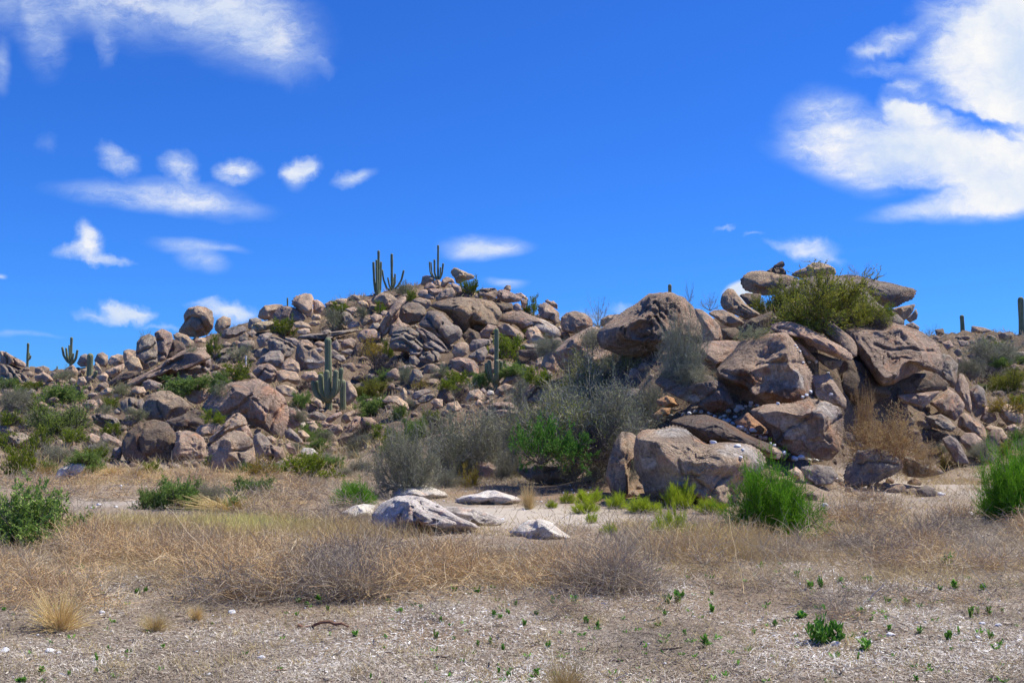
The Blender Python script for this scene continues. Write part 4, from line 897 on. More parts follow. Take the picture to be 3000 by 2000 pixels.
# ------------------------------------------------------------------ shrub prototypes: unit size, stems + foliage
def dirs_dome(n, rng, up):
    a = rng.uniform(0, 2*np.pi, n); z = rng.uniform(0, 1, n)**(1/up); r = np.sqrt(1-z*z*.9)
    return np.stack([np.cos(a)*r, np.sin(a)*r, z*0.95+0.05], 1)
def shrub(kind, seed):
    """returns (stems mesh, foliage mesh or None); stands on z=0, about 1 wide, 1 high"""
    rng = np.random.default_rng(seed); st = Geo(); fo = Geo()
    c = dict(n1=12, n2=90, n3=500, l1=.62, l2=.30, l3=.14, up=1.2, c1=.13, c2=.22, c3=.3, w=.006, leaves=0, ll=.03, lw=.016, sp=.9, grav=0.0, base=.06, fol=None, stem='bark', fdir=.8)
    c.update(KIND[kind])
    n = c['n1']; a = rng.uniform(0, 2*np.pi, n); rb = c['base']*np.sqrt(rng.uniform(0, 1, n))
    p0 = np.stack([np.cos(a)*rb, np.sin(a)*rb, 0*a-0.03], 1)
    d = dirs_dome(n, rng, c['up'])
    l1 = c['l1']*rng.uniform(.6, 1.15, n)
    s1 = walk(p0, d, l1, 6, c['c1'], rng, c['grav'])
    st.tube(s1, np.linspace(1.6, .6, 6)[None]*c['w']*rng.uniform(.7, 1.4, n)[:, None], rng.uniform(0, 1, n), 4)
    q, dd, _ = along(s1, c['n2'], rng, .25, 1.0)
    dd = dd/np.linalg.norm(dd, axis=1, keepdims=True)+rng.normal(size=dd.shape)*c['sp']*.7+np.array([0, 0, .25])
    s2 = walk(q, dd, c['l2']*rng.uniform(.5, 1.2, c['n2']), 5, c['c2'], rng, c['grav'])
    st.ribbon(s2, np.linspace(1.2, .6, 5)[None]*c['w']*np.ones((c['n2'], 1)), rng.uniform(0, 1, c['n2']), rng)
    q, dd, _ = along(s2, c['n3'], rng, .15, 1.0)
    dd = dd/np.linalg.norm(dd, axis=1, keepdims=True)+rng.normal(size=dd.shape)*c['sp']*.7+np.array([0, 0, c['fdir']*.3])
    s3 = walk(q, dd, c['l3']*rng.uniform(.5, 1.3, c['n3']), 4, c['c3'], rng, c['grav'])
    tgt = fo if kind in ('broom', 'ybroom') else st
    tgt.ribbon(s3, np.linspace(1.0, .5, 4)[None]*c['w']*c.get('w3', .8)*np.ones((c['n3'], 1)), rng.uniform(0, 1, c['n3']), rng)
    if c['leaves']:
        q, dd, i = along(s3, c['leaves'], rng, .1, 1.0)
        dd = dd/np.linalg.norm(dd, axis=1, keepdims=True)+rng.normal(size=dd.shape)*c['fdir']+np.array([0, 0, .2])
        clump = rng.uniform(0, 1, c['n3'])[i]
        fo.leaf(q, dd, c['ll']*rng.uniform(.6, 1.4, len(q)), c['lw']*rng.uniform(.7, 1.3, len(q)), np.clip(clump*.6+rng.uniform(0, .4, len(q)), 0, 1), rng)
    allv = np.concatenate(st.V+fo.V); hz = np.percentile(allv[:, 2], 99.7); wx = np.percentile(np.abs(allv[:, :2]), 98)*2
    sc = np.array([1/wx, 1/wx, 1/hz])
    f = lambda V: V*sc
    return st.mesh(kind+'_stems', M[c['stem']], xf=f), (fo.mesh(kind+'_foliage', M[c['fol']], xf=f) if fo.V else None)
KIND = {
 'broom':  dict(n1=40, n2=720, n3=13000, l1=.46, l2=.24, l3=.085, up=.85, sp=1.15, c1=.12, c2=.14, c3=.12, w=.0036, w3=1.0, fol='broom', leaves=26000, ll=.022, lw=.005, fdir=.4, grav=.035, base=.05),
 'ybroom': dict(n1=46, n2=320, n3=4200, l1=.6, l2=.3, l3=.16, up=1.0, sp=.45, c1=.05, c2=.07, c3=.1, w=.006, w3=1.2, fol='ybroom', leaves=7000, ll=.045, lw=.009, fdir=.3, grav=.05, base=.25),
 'leafy':  dict(n1=40, n2=300, n3=1900, leaves=19000, ll=.042, lw=.021, fol='leafy', w=.007, base=.2, up=1.1),
 'creosote': dict(n1=18, n2=120, n3=800, leaves=6500, ll=.045, lw=.022, fol='creosote', w=.008, up=1.3, sp=.7),
 'deep':   dict(n1=18, n2=120, n3=800, leaves=8000, ll=.038, lw=.020, fol='deepgreen', w=.006, up=1.1, sp=.8),
 'olive':  dict(n1=10, n2=160, n3=1600, l1=.6, l2=.35, l3=.18, leaves=30000, ll=.024, lw=.011, fol='olive', w=.007, up=.9, sp=.9, stem='darktwig'),
 'sage':   dict(n1=22, n2=160, n3=1200, leaves=6500, ll=.034, lw=.015, fol='sage', stem='greytwig', w=.007, up=1.0),
 'gold':   dict(n1=26, n2=160, n3=900, leaves=5200, ll=.035, lw=.018, fol='gold', w=.007, up=1.0),
 'golden_dry': dict(n1=46, n2=420, n3=3600, l1=.75, l2=.3, l3=.12, leaves=22000, ll=.020, lw=.010, fol='tan', stem='rust', w=.004, up=1.3, sp=.8, c1=.1, base=.3),
 'twig':   dict(n1=44, n2=520, n3=7000, l1=.58, l2=.30, l3=.16, sp=1.1, c1=.18, c2=.30, c3=.40, w=.0050, w3=.75, stem='greytwig', up=.55, base=.22, leaves=16000, ll=.017, lw=.009, fol='sage'),
 'olivetwig': dict(n1=22, n2=260, n3=2600, l1=.6, l2=.32, l3=.17, sp=1.0, c1=.18, c2=.3, c3=.4, w=.007, w3=.8, stem='greytwig', up=.9, leaves=7500, ll=.022, lw=.009, fol='olive'),
 'dark':   dict(n1=22, n2=220, n3=2000, l1=.6, l2=.3, l3=.16, sp=1.0, c1=.16, c2=.25, c3=.35, w=.007, stem='darktwig', up=.9),
 'thin':   dict(n1=14, n2=90, n3=420, l1=.85, l2=.3, l3=.12, sp=.6, c1=.07, c2=.12, c3=.2, w=.006, stem='greytwig', up=2.2, leaves=500, ll=.025, lw=.012, fol='sage'),
 'tree':   dict(n1=12, n2=150, n3=2600, l1=.62, l2=.35, l3=.18, sp=.9, c1=.16, w=.009, leaves=24000, ll=.02, lw=.009, fol='lime', stem='darktwig', up=.9, grav=.0),
 'tuft':   dict(n1=420, n2=160, n3=60, l1=.9, l2=.2, l3=.1, sp=.3, c1=.07, c2=.1, w=.0034, stem='straw', up=2.6, base=.16, grav=-.06),
}
NVAR = {'tuft': 1, 'broom': 3, 'ybroom': 3, 'twig': 4, 'creosote': 3, 'leafy': 2, 'sage': 3, 'dark': 2}
PROTO = {}
def proto(kind, k):
    k = k % NVAR.get(kind, 2)
    if (kind, k) not in PROTO: PROTO[(kind, k)] = shrub(kind, hash_s(kind)+k*31)
    return PROTO[(kind, k)]
def hash_s(s): return sum((i+3)*ord(ch) for i, ch in enumerate(s)) % 9973
NAME = {'broom': ('broom_bush', 'bush'), 'ybroom': ('broom_bush', 'bush'), 'leafy': ('leafy_shrub', 'shrub'), 'creosote': ('green_shrub', 'shrub'), 'deep': ('dense_shrub', 'shrub'),
        'olive': ('mesquite_tree', 'tree'), 'sage': ('grey_green_shrub', 'shrub'), 'gold': ('golden_shrub', 'shrub'), 'golden_dry': ('dry_bush', 'bush'), 'twig': ('twiggy_shrub', 'shrub'),
        'olivetwig': ('twiggy_shrub', 'shrub'), 'dark': ('bare_shrub', 'shrub'), 'thin': ('bare_shrub', 'shrub'), 'tree': ('thorn_tree', 'tree'), 'tuft': ('grass_tuft', 'grass')}
SHR = [0]
def plant(kind, px, py, wpx, hpx, label, yscale=0.8, Y=None, back=0.25):
    SHR[0] += 1; rng = random.Random(SHR[0]*11)
    if Y is None: f = foot(px, py)
    else: x = (px-1500)*Y/F; f = Vector((x, Y, EYE-(py-HR)*Y/F))
    Yd = f.y; W = wpx*Yd/F; Yd2 = Yd+back*W*.5
    Hh = hpx*Yd2/F
    base = Vector(((px-1500)*Yd2/F, Yd2, EYE-(py-HR)*Yd2/F))
    s, fo = proto(kind, SHR[0]); nm, cat = NAME[kind]
    r = add(nm, None, loc=base); tag(r, label, cat, group='desert shrubs and bushes' if cat != 'tree' else None)
    r.rotation_euler = (0, 0, rng.uniform(-.6, .6)+(math.pi if rng.random() < .5 else 0)); r.scale = (W, W*yscale, Hh)
    if fo is None: add('twigs' if kind != 'tuft' else 'blades', s, r)
    else:
        add('stems' if cat != 'tree' else 'trunk', s, r); add('foliage' if cat != 'tree' else 'crown', fo, r)
    return r
def c(k, x, y): ox, oy, s = CR[k]; return ox+x/s, oy+y/s

SH = [
 # foreground and flat
 ('broom',2262,1585,250,250,"large bright green broom bush standing right of the great front boulder"),
 ('broom',2980,1535,230,250,"bright green broom bush cut off by the right edge of the picture"),
 ('broom',1032,1482,112,76,"lone bright green broom bush left of the white-streaked outcrop"),
 ('ybroom',1660,1474,42,36,"round yellow-green broom clump, leftmost but one of the row before the front boulder"),
 ('ybroom',1616,1488,36,26,"small low yellow-green broom clump, leftmost of the row before the front boulder"),
 ('ybroom',1722,1474,92,44,"wide yellow-green broom clump below the standing slab"),
 ('ybroom',1718,1502,82,42,"darker-green broom clump just in front of the wide yellow-green one"),
 ('ybroom',1808,1490,62,52,"yellow-green broom clump at the foot of the standing slab with dry stalks"),
 ('ybroom',1732,1532,37,32,"small spiky green tuft of broom alone on bare soil"),
 ('ybroom',1785,1566,50,38,"small round deep green broom tuft on bare soil"),
 ('ybroom',1882,1502,105,50,"long low yellow-green broom clump before the great front boulder"),
 ('ybroom',1988,1490,92,82,"tall yellow-green broom clump against the great front boulder"),
 ('ybroom',1962,1590,125,112,"loose feathery yellow-green broom clump nearest the camera, left of the large broom"),
 ('ybroom',2080,1506,92,52,"pale straw-tipped broom clump under the crack of the great front boulder"),
 ('dark',2180,1570,130,66,"tangle of dark dead twigs in the shade under the large broom bush"),  # dark twig colour stands in for the shadow the broom bush casts here
 ('leafy',75,1600,300,190,"leafy green shrub with pale twigs at the left edge of the flat"),
 ('leafy',520,1492,150,95,"green leafy shrub at the left end of the low hedge-like band"),
 ('twig',600,1486,150,85,"greyish twiggy shrub in the middle of the low hedge-like band"),
 ('leafy',745,1462,140,66,"yellowish leafy shrub at the right end of the low hedge-like band"),
 ('leafy',692,1494,70,44,"little dark green shrub at the front of the low hedge-like band"),
 ('leafy',440,1490,90,62,"pale olive shrub at the far left of the low hedge-like band"),
 ('creosote',905,1405,150,84,"fine-leaved green shrub right of the crumbling layered rock"),
 ('gold',772,1396,92,66,"olive-gold bush at the right foot of the big angular front boulder"),
 ('tuft',680,1498,300,60,"grass tuft with pale blades behind the little dark green shrub"),
 ('tuft',1548,1492,52,92,"tall golden grass tuft beside the low whitish rock mound"),
 ('tuft',1650,2045,150,150,"golden straw tuft cut by the bottom edge of the picture"),
 ('tuft',175,1850,180,150,"tall sprawling pale grass tuft at lower left of the foreground"),
 ('tuft',455,1850,110,70,"short orange-tan grass tuft in the left foreground"),
 ('tuft',575,1818,60,60,"thin yellow-green grass tuft right of the orange-tan one"),
 ('tuft',130,1395,90,50,"pale grass tuft beside the whitish boulder at lower left"),
 ('tuft',395,1402,60,46,"yellowish grass tuft at the corner of the huge dark domed boulder"),
 ('tuft',330,1392,90,36,"low yellowish grass tuft left of the huge dark domed boulder"),
 # left slope
 ('creosote',57,1398,105,112,"bright yellow-green shrub near the left edge behind the whitish boulder"),
 ('leafy',142,1392,62,44,"small blue-green leafy shrub beside the yellow-green shrub at left"),
 ('creosote',122,1318,62,78,"narrow yellow-green shrub under the thorny tree"),
 ('tree',185,1285,205,128,"thorny tree with a bright green crown and dark twigs, left slope"),
 ('creosote',108,1142,52,28,"small dark yellow-green shrub under the thin saguaro"),
 ('leafy',190,1180,150,58,"spreading grey-green shrub below the small saguaro column"),
 ('creosote',326,1198,60,40,"bright small green shrub between tan rocks on the left slope"),
 ('sage',345,1150,42,22,"tiny pale green shrub by the foot of the long sloping slab"),
 ('twig',40,1190,130,64,"grey twiggy shrub at the left edge below the slab outcrop"),
 ('sage',182,1118,54,32,"grey round shrub under the many-armed skyline saguaro"),
 ('leafy',250,1362,105,44,"olive low shrub between the whitish boulder and the dark domed boulder"),
 ('twig',165,1345,120,50,"grey brittle shrub in front of the thorny tree"),
 ('twig',290,1340,90,60,"grey brittle shrub beside the slanting sharp-edged boulder"),
 ('dark',20,1245,90,50,"dark brittle shrub among grey stones at the left edge"),
 ('creosote',628,1040,44,64,"yellow-green shrub just below the round balanced boulder"),
 ('creosote',692,1116,98,62,"bright green shrub left of the white marker post"),
 ('leafy',560,1152,175,54,"long grey-green shrub behind the notched rounded boulder"),
 ('leafy',645,1130,60,44,"green shrub joining the long grey-green shrub and the bright one"),
 ('sage',705,1062,84,60,"grey-green shrub on the slope above the white marker post"),
 ('sage',560,1040,36,34,"small grey shrub beside a tan stone on the long sloping slab"),
 ('thin',426,992,36,30,"sparse bush sprouting behind the tall cracked block on the skyline"),
 ('thin',690,962,30,16,"tiny bush on the skyline right of the balanced boulders"),
 ('sage',650,1160,70,46,"blue-grey shrub right of the notched rounded boulder"),
 # hill
 ('creosote',990,914,62,34,"light green shrub on the ridge right of the tall tan block"),
 ('sage',975,964,76,66,"grey shrub hanging below the light green ridge shrub"),
 ('creosote',832,986,78,62,"dark green bush in front of the pinkish wedge boulder"),
 ('creosote',1112,920,34,42,"little olive bush against the domed boulder under the saguaro"),
 ('sage',1060,930,48,36,"small dark grey-green shrub on the ridge crest"),
 ('thin',1045,893,66,44,"bare grey twig bush against the sky on the ridge"),
 ('sage',1190,866,70,44,"thin blue-green shrub under the spreading saguaro on the ridge"),
 ('creosote',1205,882,34,38,"small olive shrub left of the summit rocks"),
 ('gold',1098,1052,98,74,"golden-olive bush in the shade left of the layered outcrop"),
 ('creosote',1135,1045,34,50,"bright green shrub touching the left edge of the layered outcrop"),
 ('dark',1098,1102,130,88,"dark leafless thicket in the hollow left of the layered outcrop"),
 ('creosote',1384,868,72,56,"dense green bush beside the summit boulder"),
 ('creosote',1556,922,54,58,"green bush squeezed right of the overhanging loaf boulder"),
 ('creosote',1534,976,30,30,"little bright green bush growing on the pale sloping dome"),
 ('creosote',1482,1048,112,78,"large green bush right behind the four-armed saguaro"),
 ('sage',1600,1010,70,44,"grey-green shrub at the right end of the pale sloping dome"),
 ('sage',1590,1045,60,50,"dark grey-green shrub in front of the pale sloping dome"),
 ('dark',1560,1060,70,46,"dark twiggy shrub under the shelf right of the large green bush"),
 ('leafy',1500,1102,100,42,"pale green low shrub beside the saguaro stub"),
 ('leafy',1405,1132,56,46,"soft green shrub left of the four-armed saguaro"),
 ('creosote',1335,1132,84,54,"bright yellow-green shrub in the middle slope left of the four-armed saguaro"),
 ('sage',1290,1108,64,46,"blue-green shrub under the upright oval boulder"),
 ('sage',1190,1122,48,62,"dark blue-green shrub below the layered outcrop"),
 ('dark',1350,1172,94,58,"dark leafless shrub between the yellow-green shrub and the saguaro"),
 ('olive',1090,1166,122,62,"olive yellow shrub patch right of the tall saguaro"),
 ('leafy',1102,1216,116,60,"fresh green shrub in front of the olive yellow patch"),
 ('gold',1230,1140,60,34,"rusty-brown low shrub right of a pale boulder, middle slope"),
 ('twig',1215,1130,46,44,"grey dead shrub in the middle slope"),
 ('creosote',925,1118,60,34,"light green shrub behind the crown of the tall saguaro"),
 ('leafy',880,1192,66,46,"pale green shrub left of the tall saguaro"),
 ('twig',870,1230,70,36,"grey scrub at the foot of the pale smooth boulder"),
 ('leafy',1170,1225,50,40,"yellow-green shrub by the sharp upright tan rock"),
 # big shrubs in the middle
 ('twig',1190,1424,200,205,"tall grey feathery shrub at the left end of the big thicket"),
 ('leafy',1215,1300,84,80,"bright green shrub peering over the grey feathery one"),
 ('dark',1270,1280,74,84,"dead black-stemmed shrub with curled branches over the thicket"),
 ('twig',1390,1402,290,245,"broad grey shrub in the left half of the big thicket"),
 ('sage',1330,1400,190,190,"grey-green leafy shrub inside the left half of the thicket"),
 ('dark',1470,1350,150,130,"dark shrub in the heart of the big thicket"),
 ('twig',1498,1405,96,112,"brownish dry shrub between the round brown boulder and the long dark boulder"),
 ('gold',1375,1426,74,72,"round golden bush at the foot of the big thicket"),
 ('twig',1308,1428,90,66,"pale twiggy shrub left of the round golden bush"),
 ('deep',1585,1352,185,135,"dense green leafy shrub in the middle of the big thicket",22.2),
 ('deep',1680,1352,130,90,"darker green leafy shrub beneath the giant grey shrub",22.0),
 ('twig',1770,1340,330,262,"giant grey thorn shrub in front of the right outcrop",23.4),
 ('olivetwig',1640,1330,300,200,"grey-green thorn shrub on the left flank of the giant grey shrub",23.0),
 ('twig',1890,1250,150,150,"grey thorn shrub leaning on the slanting grey block"),
 ('twig',1560,1300,200,160,"loose grey shrub behind the dense green leafy shrub",24.0),
 ('dark',1740,1345,150,120,"dark tangle at the right foot of the giant grey shrub",22.6),
 ('olivetwig',1715,1195,250,185,"olive thorn shrub climbing the great sloping ramp"),
 ('olivetwig',1835,1085,140,112,"olive wiry shrub hugging the giant weathered dome"),
 ('twig',1610,1030,80,50,"grey wiry scrub at the top of the great sloping ramp"),
 ('twig',1545,1192,130,105,"grey domed shrub left of the long flat-topped boulder"),
 ('thin',1752,955,96,92,"leafless shrub with fine twigs against the sky left of the giant dome"),
 ('twig',1740,1015,150,70,"grey scrub on the saddle below the fine-twigged shrub"),
 ('twig',2002,1092,135,190,"pale grey upright shrub in front of the giant weathered dome"),
 ('twig',2012,1118,165,64,"pale grey drooping shrub on top of the slanting grey block"),
 ('thin',2080,908,74,56,"blue-green airy shrub on the skyline beside the pitted finger rock"),
 ('thin',2020,882,34,62,"slender dry stalks on the shoulder of the giant weathered dome"),
 # right outcrop
 ('olive',2430,962,285,180,"large olive-green mesquite tree in the rocks at the top of the right outcrop"),
 ('olive',2290,925,170,112,"yellow-olive mesquite tree left of the large one, under the whale-headed boulder"),
 ('olive',2510,962,170,118,"lower right mesquite tree of the group under the beak-like boulder"),
 ('creosote',2592,932,62,46,"pale yellow-green bush below the tip of the beak-like boulder"),
 ('dark',2580,968,70,52,"dark dead bush on top of the vast overhanging dome"),
 ('thin',2520,812,90,44,"sparse green twigs rising behind the beak-like boulder"),
 ('thin',2728,988,60,42,"small blue-green bush on the skyline right of the outcrop"),
 ('sage',2205,995,110,46,"grey grassy shrub on the ledge beside the tongue slabs"),
 ('ybroom',2234,978,30,15,"tiny vivid green bush on the ledge beside the tongue slabs"),
 ('twig',2900,1062,185,86,"grey bushy shrub below the right skyline"),
 ('twig',2840,1090,90,56,"grey scrub left part of the right slope"),
 ('dark',2900,1118,130,52,"dark twiggy shrub on the right slope"),
 ('olive',2960,1148,130,80,"olive-green shrub at the right edge of the slope"),
 ('gold',2955,1208,120,54,"russet dry shrub at the right edge of the slope"),
 ('leafy',2985,1310,64,56,"green leafy shrub at the right edge above the broom bush"),
 ('golden_dry',2600,1350,260,165,"wide golden-brown dry bush in front of the shaded hollow"),
 ('golden_dry',2530,1300,100,175,"tall golden-brown dry bush rising into the shaded hollow"),
 ('gold',2772,1374,56,66,"rust and yellow leafy bush at the right end of the golden-brown bush"),
 ('golden_dry',2690,1390,120,90,"fading brown end of the dry bush before the stacked stones"),
 ('twig',2880,1330,90,50,"grey brittle scrub before the stacked stones at far right"),
]
for q_ in SH:
    k, px, py, wp, hp, lab = q_[:6]
    plant(k, px, py, wp, hp, lab, Y=q_[6] if len(q_) > 6 else None)
fillers = random.Random(77)
FILL = []
# low scrub filling the soil between the boulders
kinds = ['twig','creosote','sage','creosote','leafy','dark','twig','olivetwig','creosote']
zone = [(0,620,1090,1385),(620,1000,1190,1385),(820,1700,1090,1330),(1550,1800,950,1150),(2720,3000,1020,1340),(860,1250,1225,1400),(0,420,1130,1330)]
cnt = 0
SN = {'twig': 'grey twiggy', 'sage': 'grey-green', 'creosote': 'yellow-green', 'leafy': 'soft green', 'dark': 'dark bare', 'olivetwig': 'olive wiry'}
while cnt < 185:
    z = zone[cnt % len(zone)]; px = fillers.uniform(z[0], z[1]); py = fillers.uniform(z[2], z[3])
    loc, nor = hit(px, py)
    if loc is None: cnt += 1; continue
    gz = H(loc.x, loc.y)[0]
    cnt += 1
    if abs(gz-loc.z) > 0.25: continue
    if any(abs(px-sx) < 62 and sy0 < py < sy1 for sx, sy0, sy1 in ((965,1080,1265),(1455,1040,1195),(264,1090,1165),(1512,1050,1110))): continue
    k = fillers.choice(kinds); s = fillers.uniform(.7, 1.25)
    zn = 'left slope' if px < 620 else 'middle slope left of the thicket' if px < 1250 else 'slope behind the big thicket' if px < 1850 else 'right slope'
    r = plant(k, px, py+8, (78 if k == 'creosote' else 64)*s, (48 if k == 'creosote' else 36)*s, name_place(np.array([px, py-10]), f"{'low' if s < 1 else 'wider'} {SN[k]} scrub"))
    r['group'] = f"low {SN[k]} scrub of the {zn}"

# ------------------------------------------------------------------ saguaros
def column(path, rad, ribs=13, seed=0):
    """ribbed cactus column along a path (K,3) with domed tip; tint marks the rib crests"""
    rng = np.random.default_rng(seed)
    L = np.concatenate([[0], np.cumsum(np.linalg.norm(np.diff(path, axis=0), axis=1))]); n = max(14, int(L[-1]/max(rad*.6, .02))); n = min(n, 48)
    t = np.linspace(0, L[-1], n)
    # smooth path
    pth = np.stack([np.interp(t, L, path[:, i]) for i in range(3)], 1)
    for _ in range(3): pth[1:-1] = (pth[:-2]+2*pth[1:-1]+pth[2:])/4
    tipn = 6; top = pth[-1]; dr = pth[-1]-pth[-2]; dr /= np.linalg.norm(dr)
    ext = np.array([top+dr*rad*1.0*math.sin(a) for a in np.linspace(.2, math.pi/2-.02, tipn)]); rr = [math.cos(a) for a in np.linspace(.2, math.pi/2-.02, tipn)]
    pth = np.concatenate([pth, ext]); sc = np.concatenate([np.ones(n)*(1+.05*np.sin(t*2.1/max(rad, .05)*.25+seed)), rr])
    sc[:2] *= [.82, .93]
    d = np.gradient(pth, axis=0); d /= np.linalg.norm(d, axis=1, keepdims=True)+1e-9
    u = np.cross(d, np.array([0, 1., 0])); u /= np.linalg.norm(u, axis=1, keepdims=True)+1e-9; v = np.cross(d, u)
    m = ribs*4; a = np.arange(m)*2*np.pi/m; rib = (np.cos(a*ribs)+1)/2
    rp = 1-.17*(1-rib)
    V = pth[:, None]+(rad*sc)[:, None, None]*rp[None, :, None]*(u[:, None]*np.cos(a)[None, :, None]+v[:, None]*np.sin(a)[None, :, None])
    N = len(pth); i, j = np.meshgrid(np.arange(N-1), np.arange(m), indexing='ij')
    Q = np.stack([i*m+j, i*m+(j+1) % m, (i+1)*m+(j+1) % m, (i+1)*m+j], -1).reshape(-1, 4)
    V = V.reshape(-1, 3); c0 = len(V); V = np.concatenate([V, pth[-1:]+d[-1:]*rad*.02])
    capj = np.arange(m); Q = np.concatenate([Q, np.stack([(N-1)*m+capj, (N-1)*m+(capj+1) % m, np.full(m, c0), np.full(m, c0)], -1)])
    T = np.concatenate([np.tile(rib**2, N), [1]])
    return V, Q, T
def saguaro(label, key, trunk, arms=(), Y=None, group='saguaros on the hill', extra_w=1.12, fr=True):
    (bx, by), (tx, ty), wd = trunk; k = CR[key][2]
    b = c(key, bx, by); tp = c(key, tx, ty)
    if Y is None: Y = foot(*b).y+0.35
    base = P(b[0], b[1], Y)
    r = add('saguaro', None, loc=base); tag(r, label, 'cactus', group)
    s = Y/F/k
    def W(x, y, dy=0.0): q = c(key, x, y); return P(q[0], q[1], Y+dy)-base
    def colmesh(nm, pts_, w, seed, par):
        V, Q, T = column(np.array(pts_), w*s*.5*extra_w, seed=seed)
        Fq = Q[:-13*4]; me = bpy.data.meshes.new(nm)
        m = 13*4; tri = Q[-m:, :3]
        me = bpy.data.meshes.new(nm)
        faces = [tuple(q) for q in Fq.tolist()]+[tuple(q) for q in tri.tolist()]
        me.from_pydata([tuple(v) for v in V.tolist()], [], faces); me.update()
        me.polygons.foreach_set('use_smooth', np.ones(len(faces), dtype=bool))
        at = me.attributes.new('tint', 'FLOAT', 'POINT'); at.data.foreach_set('value', T.astype(np.float32))
        me.materials.append(M['saguaro']); return add(nm, me, par)
    t0 = W(bx, by); t0[2] -= .3
    colmesh('trunk', [t0, W(bx*.5+tx*.5, by*.5+ty*.5), W(tx, ty)], wd, 1, r)
    for i, (ap, aw, dy) in enumerate(arms):
        p = [W(x, y, dy*s*k*(1-.0) if q < len(ap)-1 else dy*s*k*.25) for q, (x, y) in enumerate(ap)]
        # arms are listed tip first
        colmesh('arm', p[::-1], aw, i+2, r)
    return r
saguaro("dense cluster of tall straight saguaro stems on the ridge, leftmost of the two big ones", 'B', ((1605,645),(1604,145),27),
        [([(1545,275),(1552,460),(1565,600),(1590,640)],25,6),([(1580,250),(1582,450),(1588,600),(1598,640)],23,-9),([(1632,270),(1630,450),(1625,590),(1612,640)],20,8)])
saguaro("spreading saguaro with long outcurved arms on the ridge beside the stem cluster", 'B', ((1757,600),(1755,182),27),
        [([(1646,362),(1662,470),(1700,570),(1745,590)],20,-4),([(1711,450),(1728,535),(1750,585)],18,-7),([(1793,408),(1792,500),(1765,582)],20,-7),([(1891,368),(1868,465),(1830,535),(1770,592)],21,4),([(1772,445),(1770,520),(1762,585)],16,8)])
saguaro("slim saguaro with parallel upright arms on the summit left of the highest rock", 'C', ((326,470),(328,80),21),
        [([(228,268),(236,380),(262,440),(315,462)],15,-3),([(246,272),(256,390),(280,440),(318,460)],14,5),([(286,245),(287,380),(300,430),(320,455)],21,-7),([(385,288),(374,390),(352,450),(330,468)],20,3),([(356,332),(350,430),(335,462)],17,-6)])
saguaro("tall old saguaro with a candelabra of thick arms in the middle of the slope", 'D', ((1803,468),(1795,-150),54),
        [([(1668,208),(1676,270),(1712,340),(1790,368)],36,-10),([(1733,152),(1737,250),(1758,330),(1795,350)],40,-18),([(1786,122),(1787,260),(1792,345),(1800,370)],44,-26),([(1862,120),(1858,250),(1830,330),(1805,345)],42,-22),([(1910,98),(1900,210),(1868,290),(1812,330)],36,5),([(1885,190),(1876,270),(1850,320),(1808,345)],26,-12),([(1700,205),(1708,280),(1745,335),(1795,350)],28,12)])
saguaro("single short ribbed saguaro column standing right of the candelabra saguaro", 'D', ((1924,470),(1922,208),50))
saguaro("saguaro with one tall trunk and four short arms near its base, centre of the picture", 'E', ((1008,548),(1012,52),34),
        [([(926,335),(930,410),(952,462),(1000,485)],28,-3),([(949,315),(960,400),(978,455),(1004,480)],28,-8),([(1015,312),(1014,400),(1012,450),(1008,490)],32,-16),([(1050,322),(1047,400),(1036,450),(1012,482)],28,4)])
saguaro("young barrel-topped saguaro stub right of the four-armed saguaro", 'E', ((1176,335),(1175,260),42))
saguaro("plain saguaro column with one round bud arm on the left slope", 'A', ((684,712),(691,505),42),[([(736,628),(722,660),(695,672)],24,-4)])
saguaro("many-armed saguaro on the left skyline", 'A', ((540,582),(548,368),18),
        [([(478,442),(488,500),(515,545),(538,560)],16,-3),([(507,448),(513,505),(530,545),(540,560)],15,5),([(592,464),(582,520),(562,555),(543,565)],16,4),([(562,488),(556,530),(545,560)],13,-5),([(530,425),(531,500),(537,550)],12,-6)])
saguaro("thin saguaro with a lump of buds halfway on the far left skyline", 'A', ((208,608),(216,412),17),[([(234,505),(228,525),(213,532)],13,-4),([(224,485),(220,505),(213,515)],12,4)])
saguaro("distant thin saguaro pole on the pinkish crest at far left", 'A', ((46,560),(47,475),11))
saguaro("short black saguaro stump on the ridge left of the tall tan block", 'B', ((559,790),(557,682),16), Y=None)
saguaro("saguaro tip poking up behind the giant weathered dome", 'F', ((1030,480),(1028,342),37), Y=34.5)
saguaro("short leaning saguaro stub on the right skyline", 'I', ((1100,312),(1092,205),29))
saguaro("tall saguaro post cut by the right edge of the picture", 'I', ((1552,345),(1543,72),38))
saguaro("tiny far saguaro tip in the left saddle", 'A', ((438,618),(438,585),9))

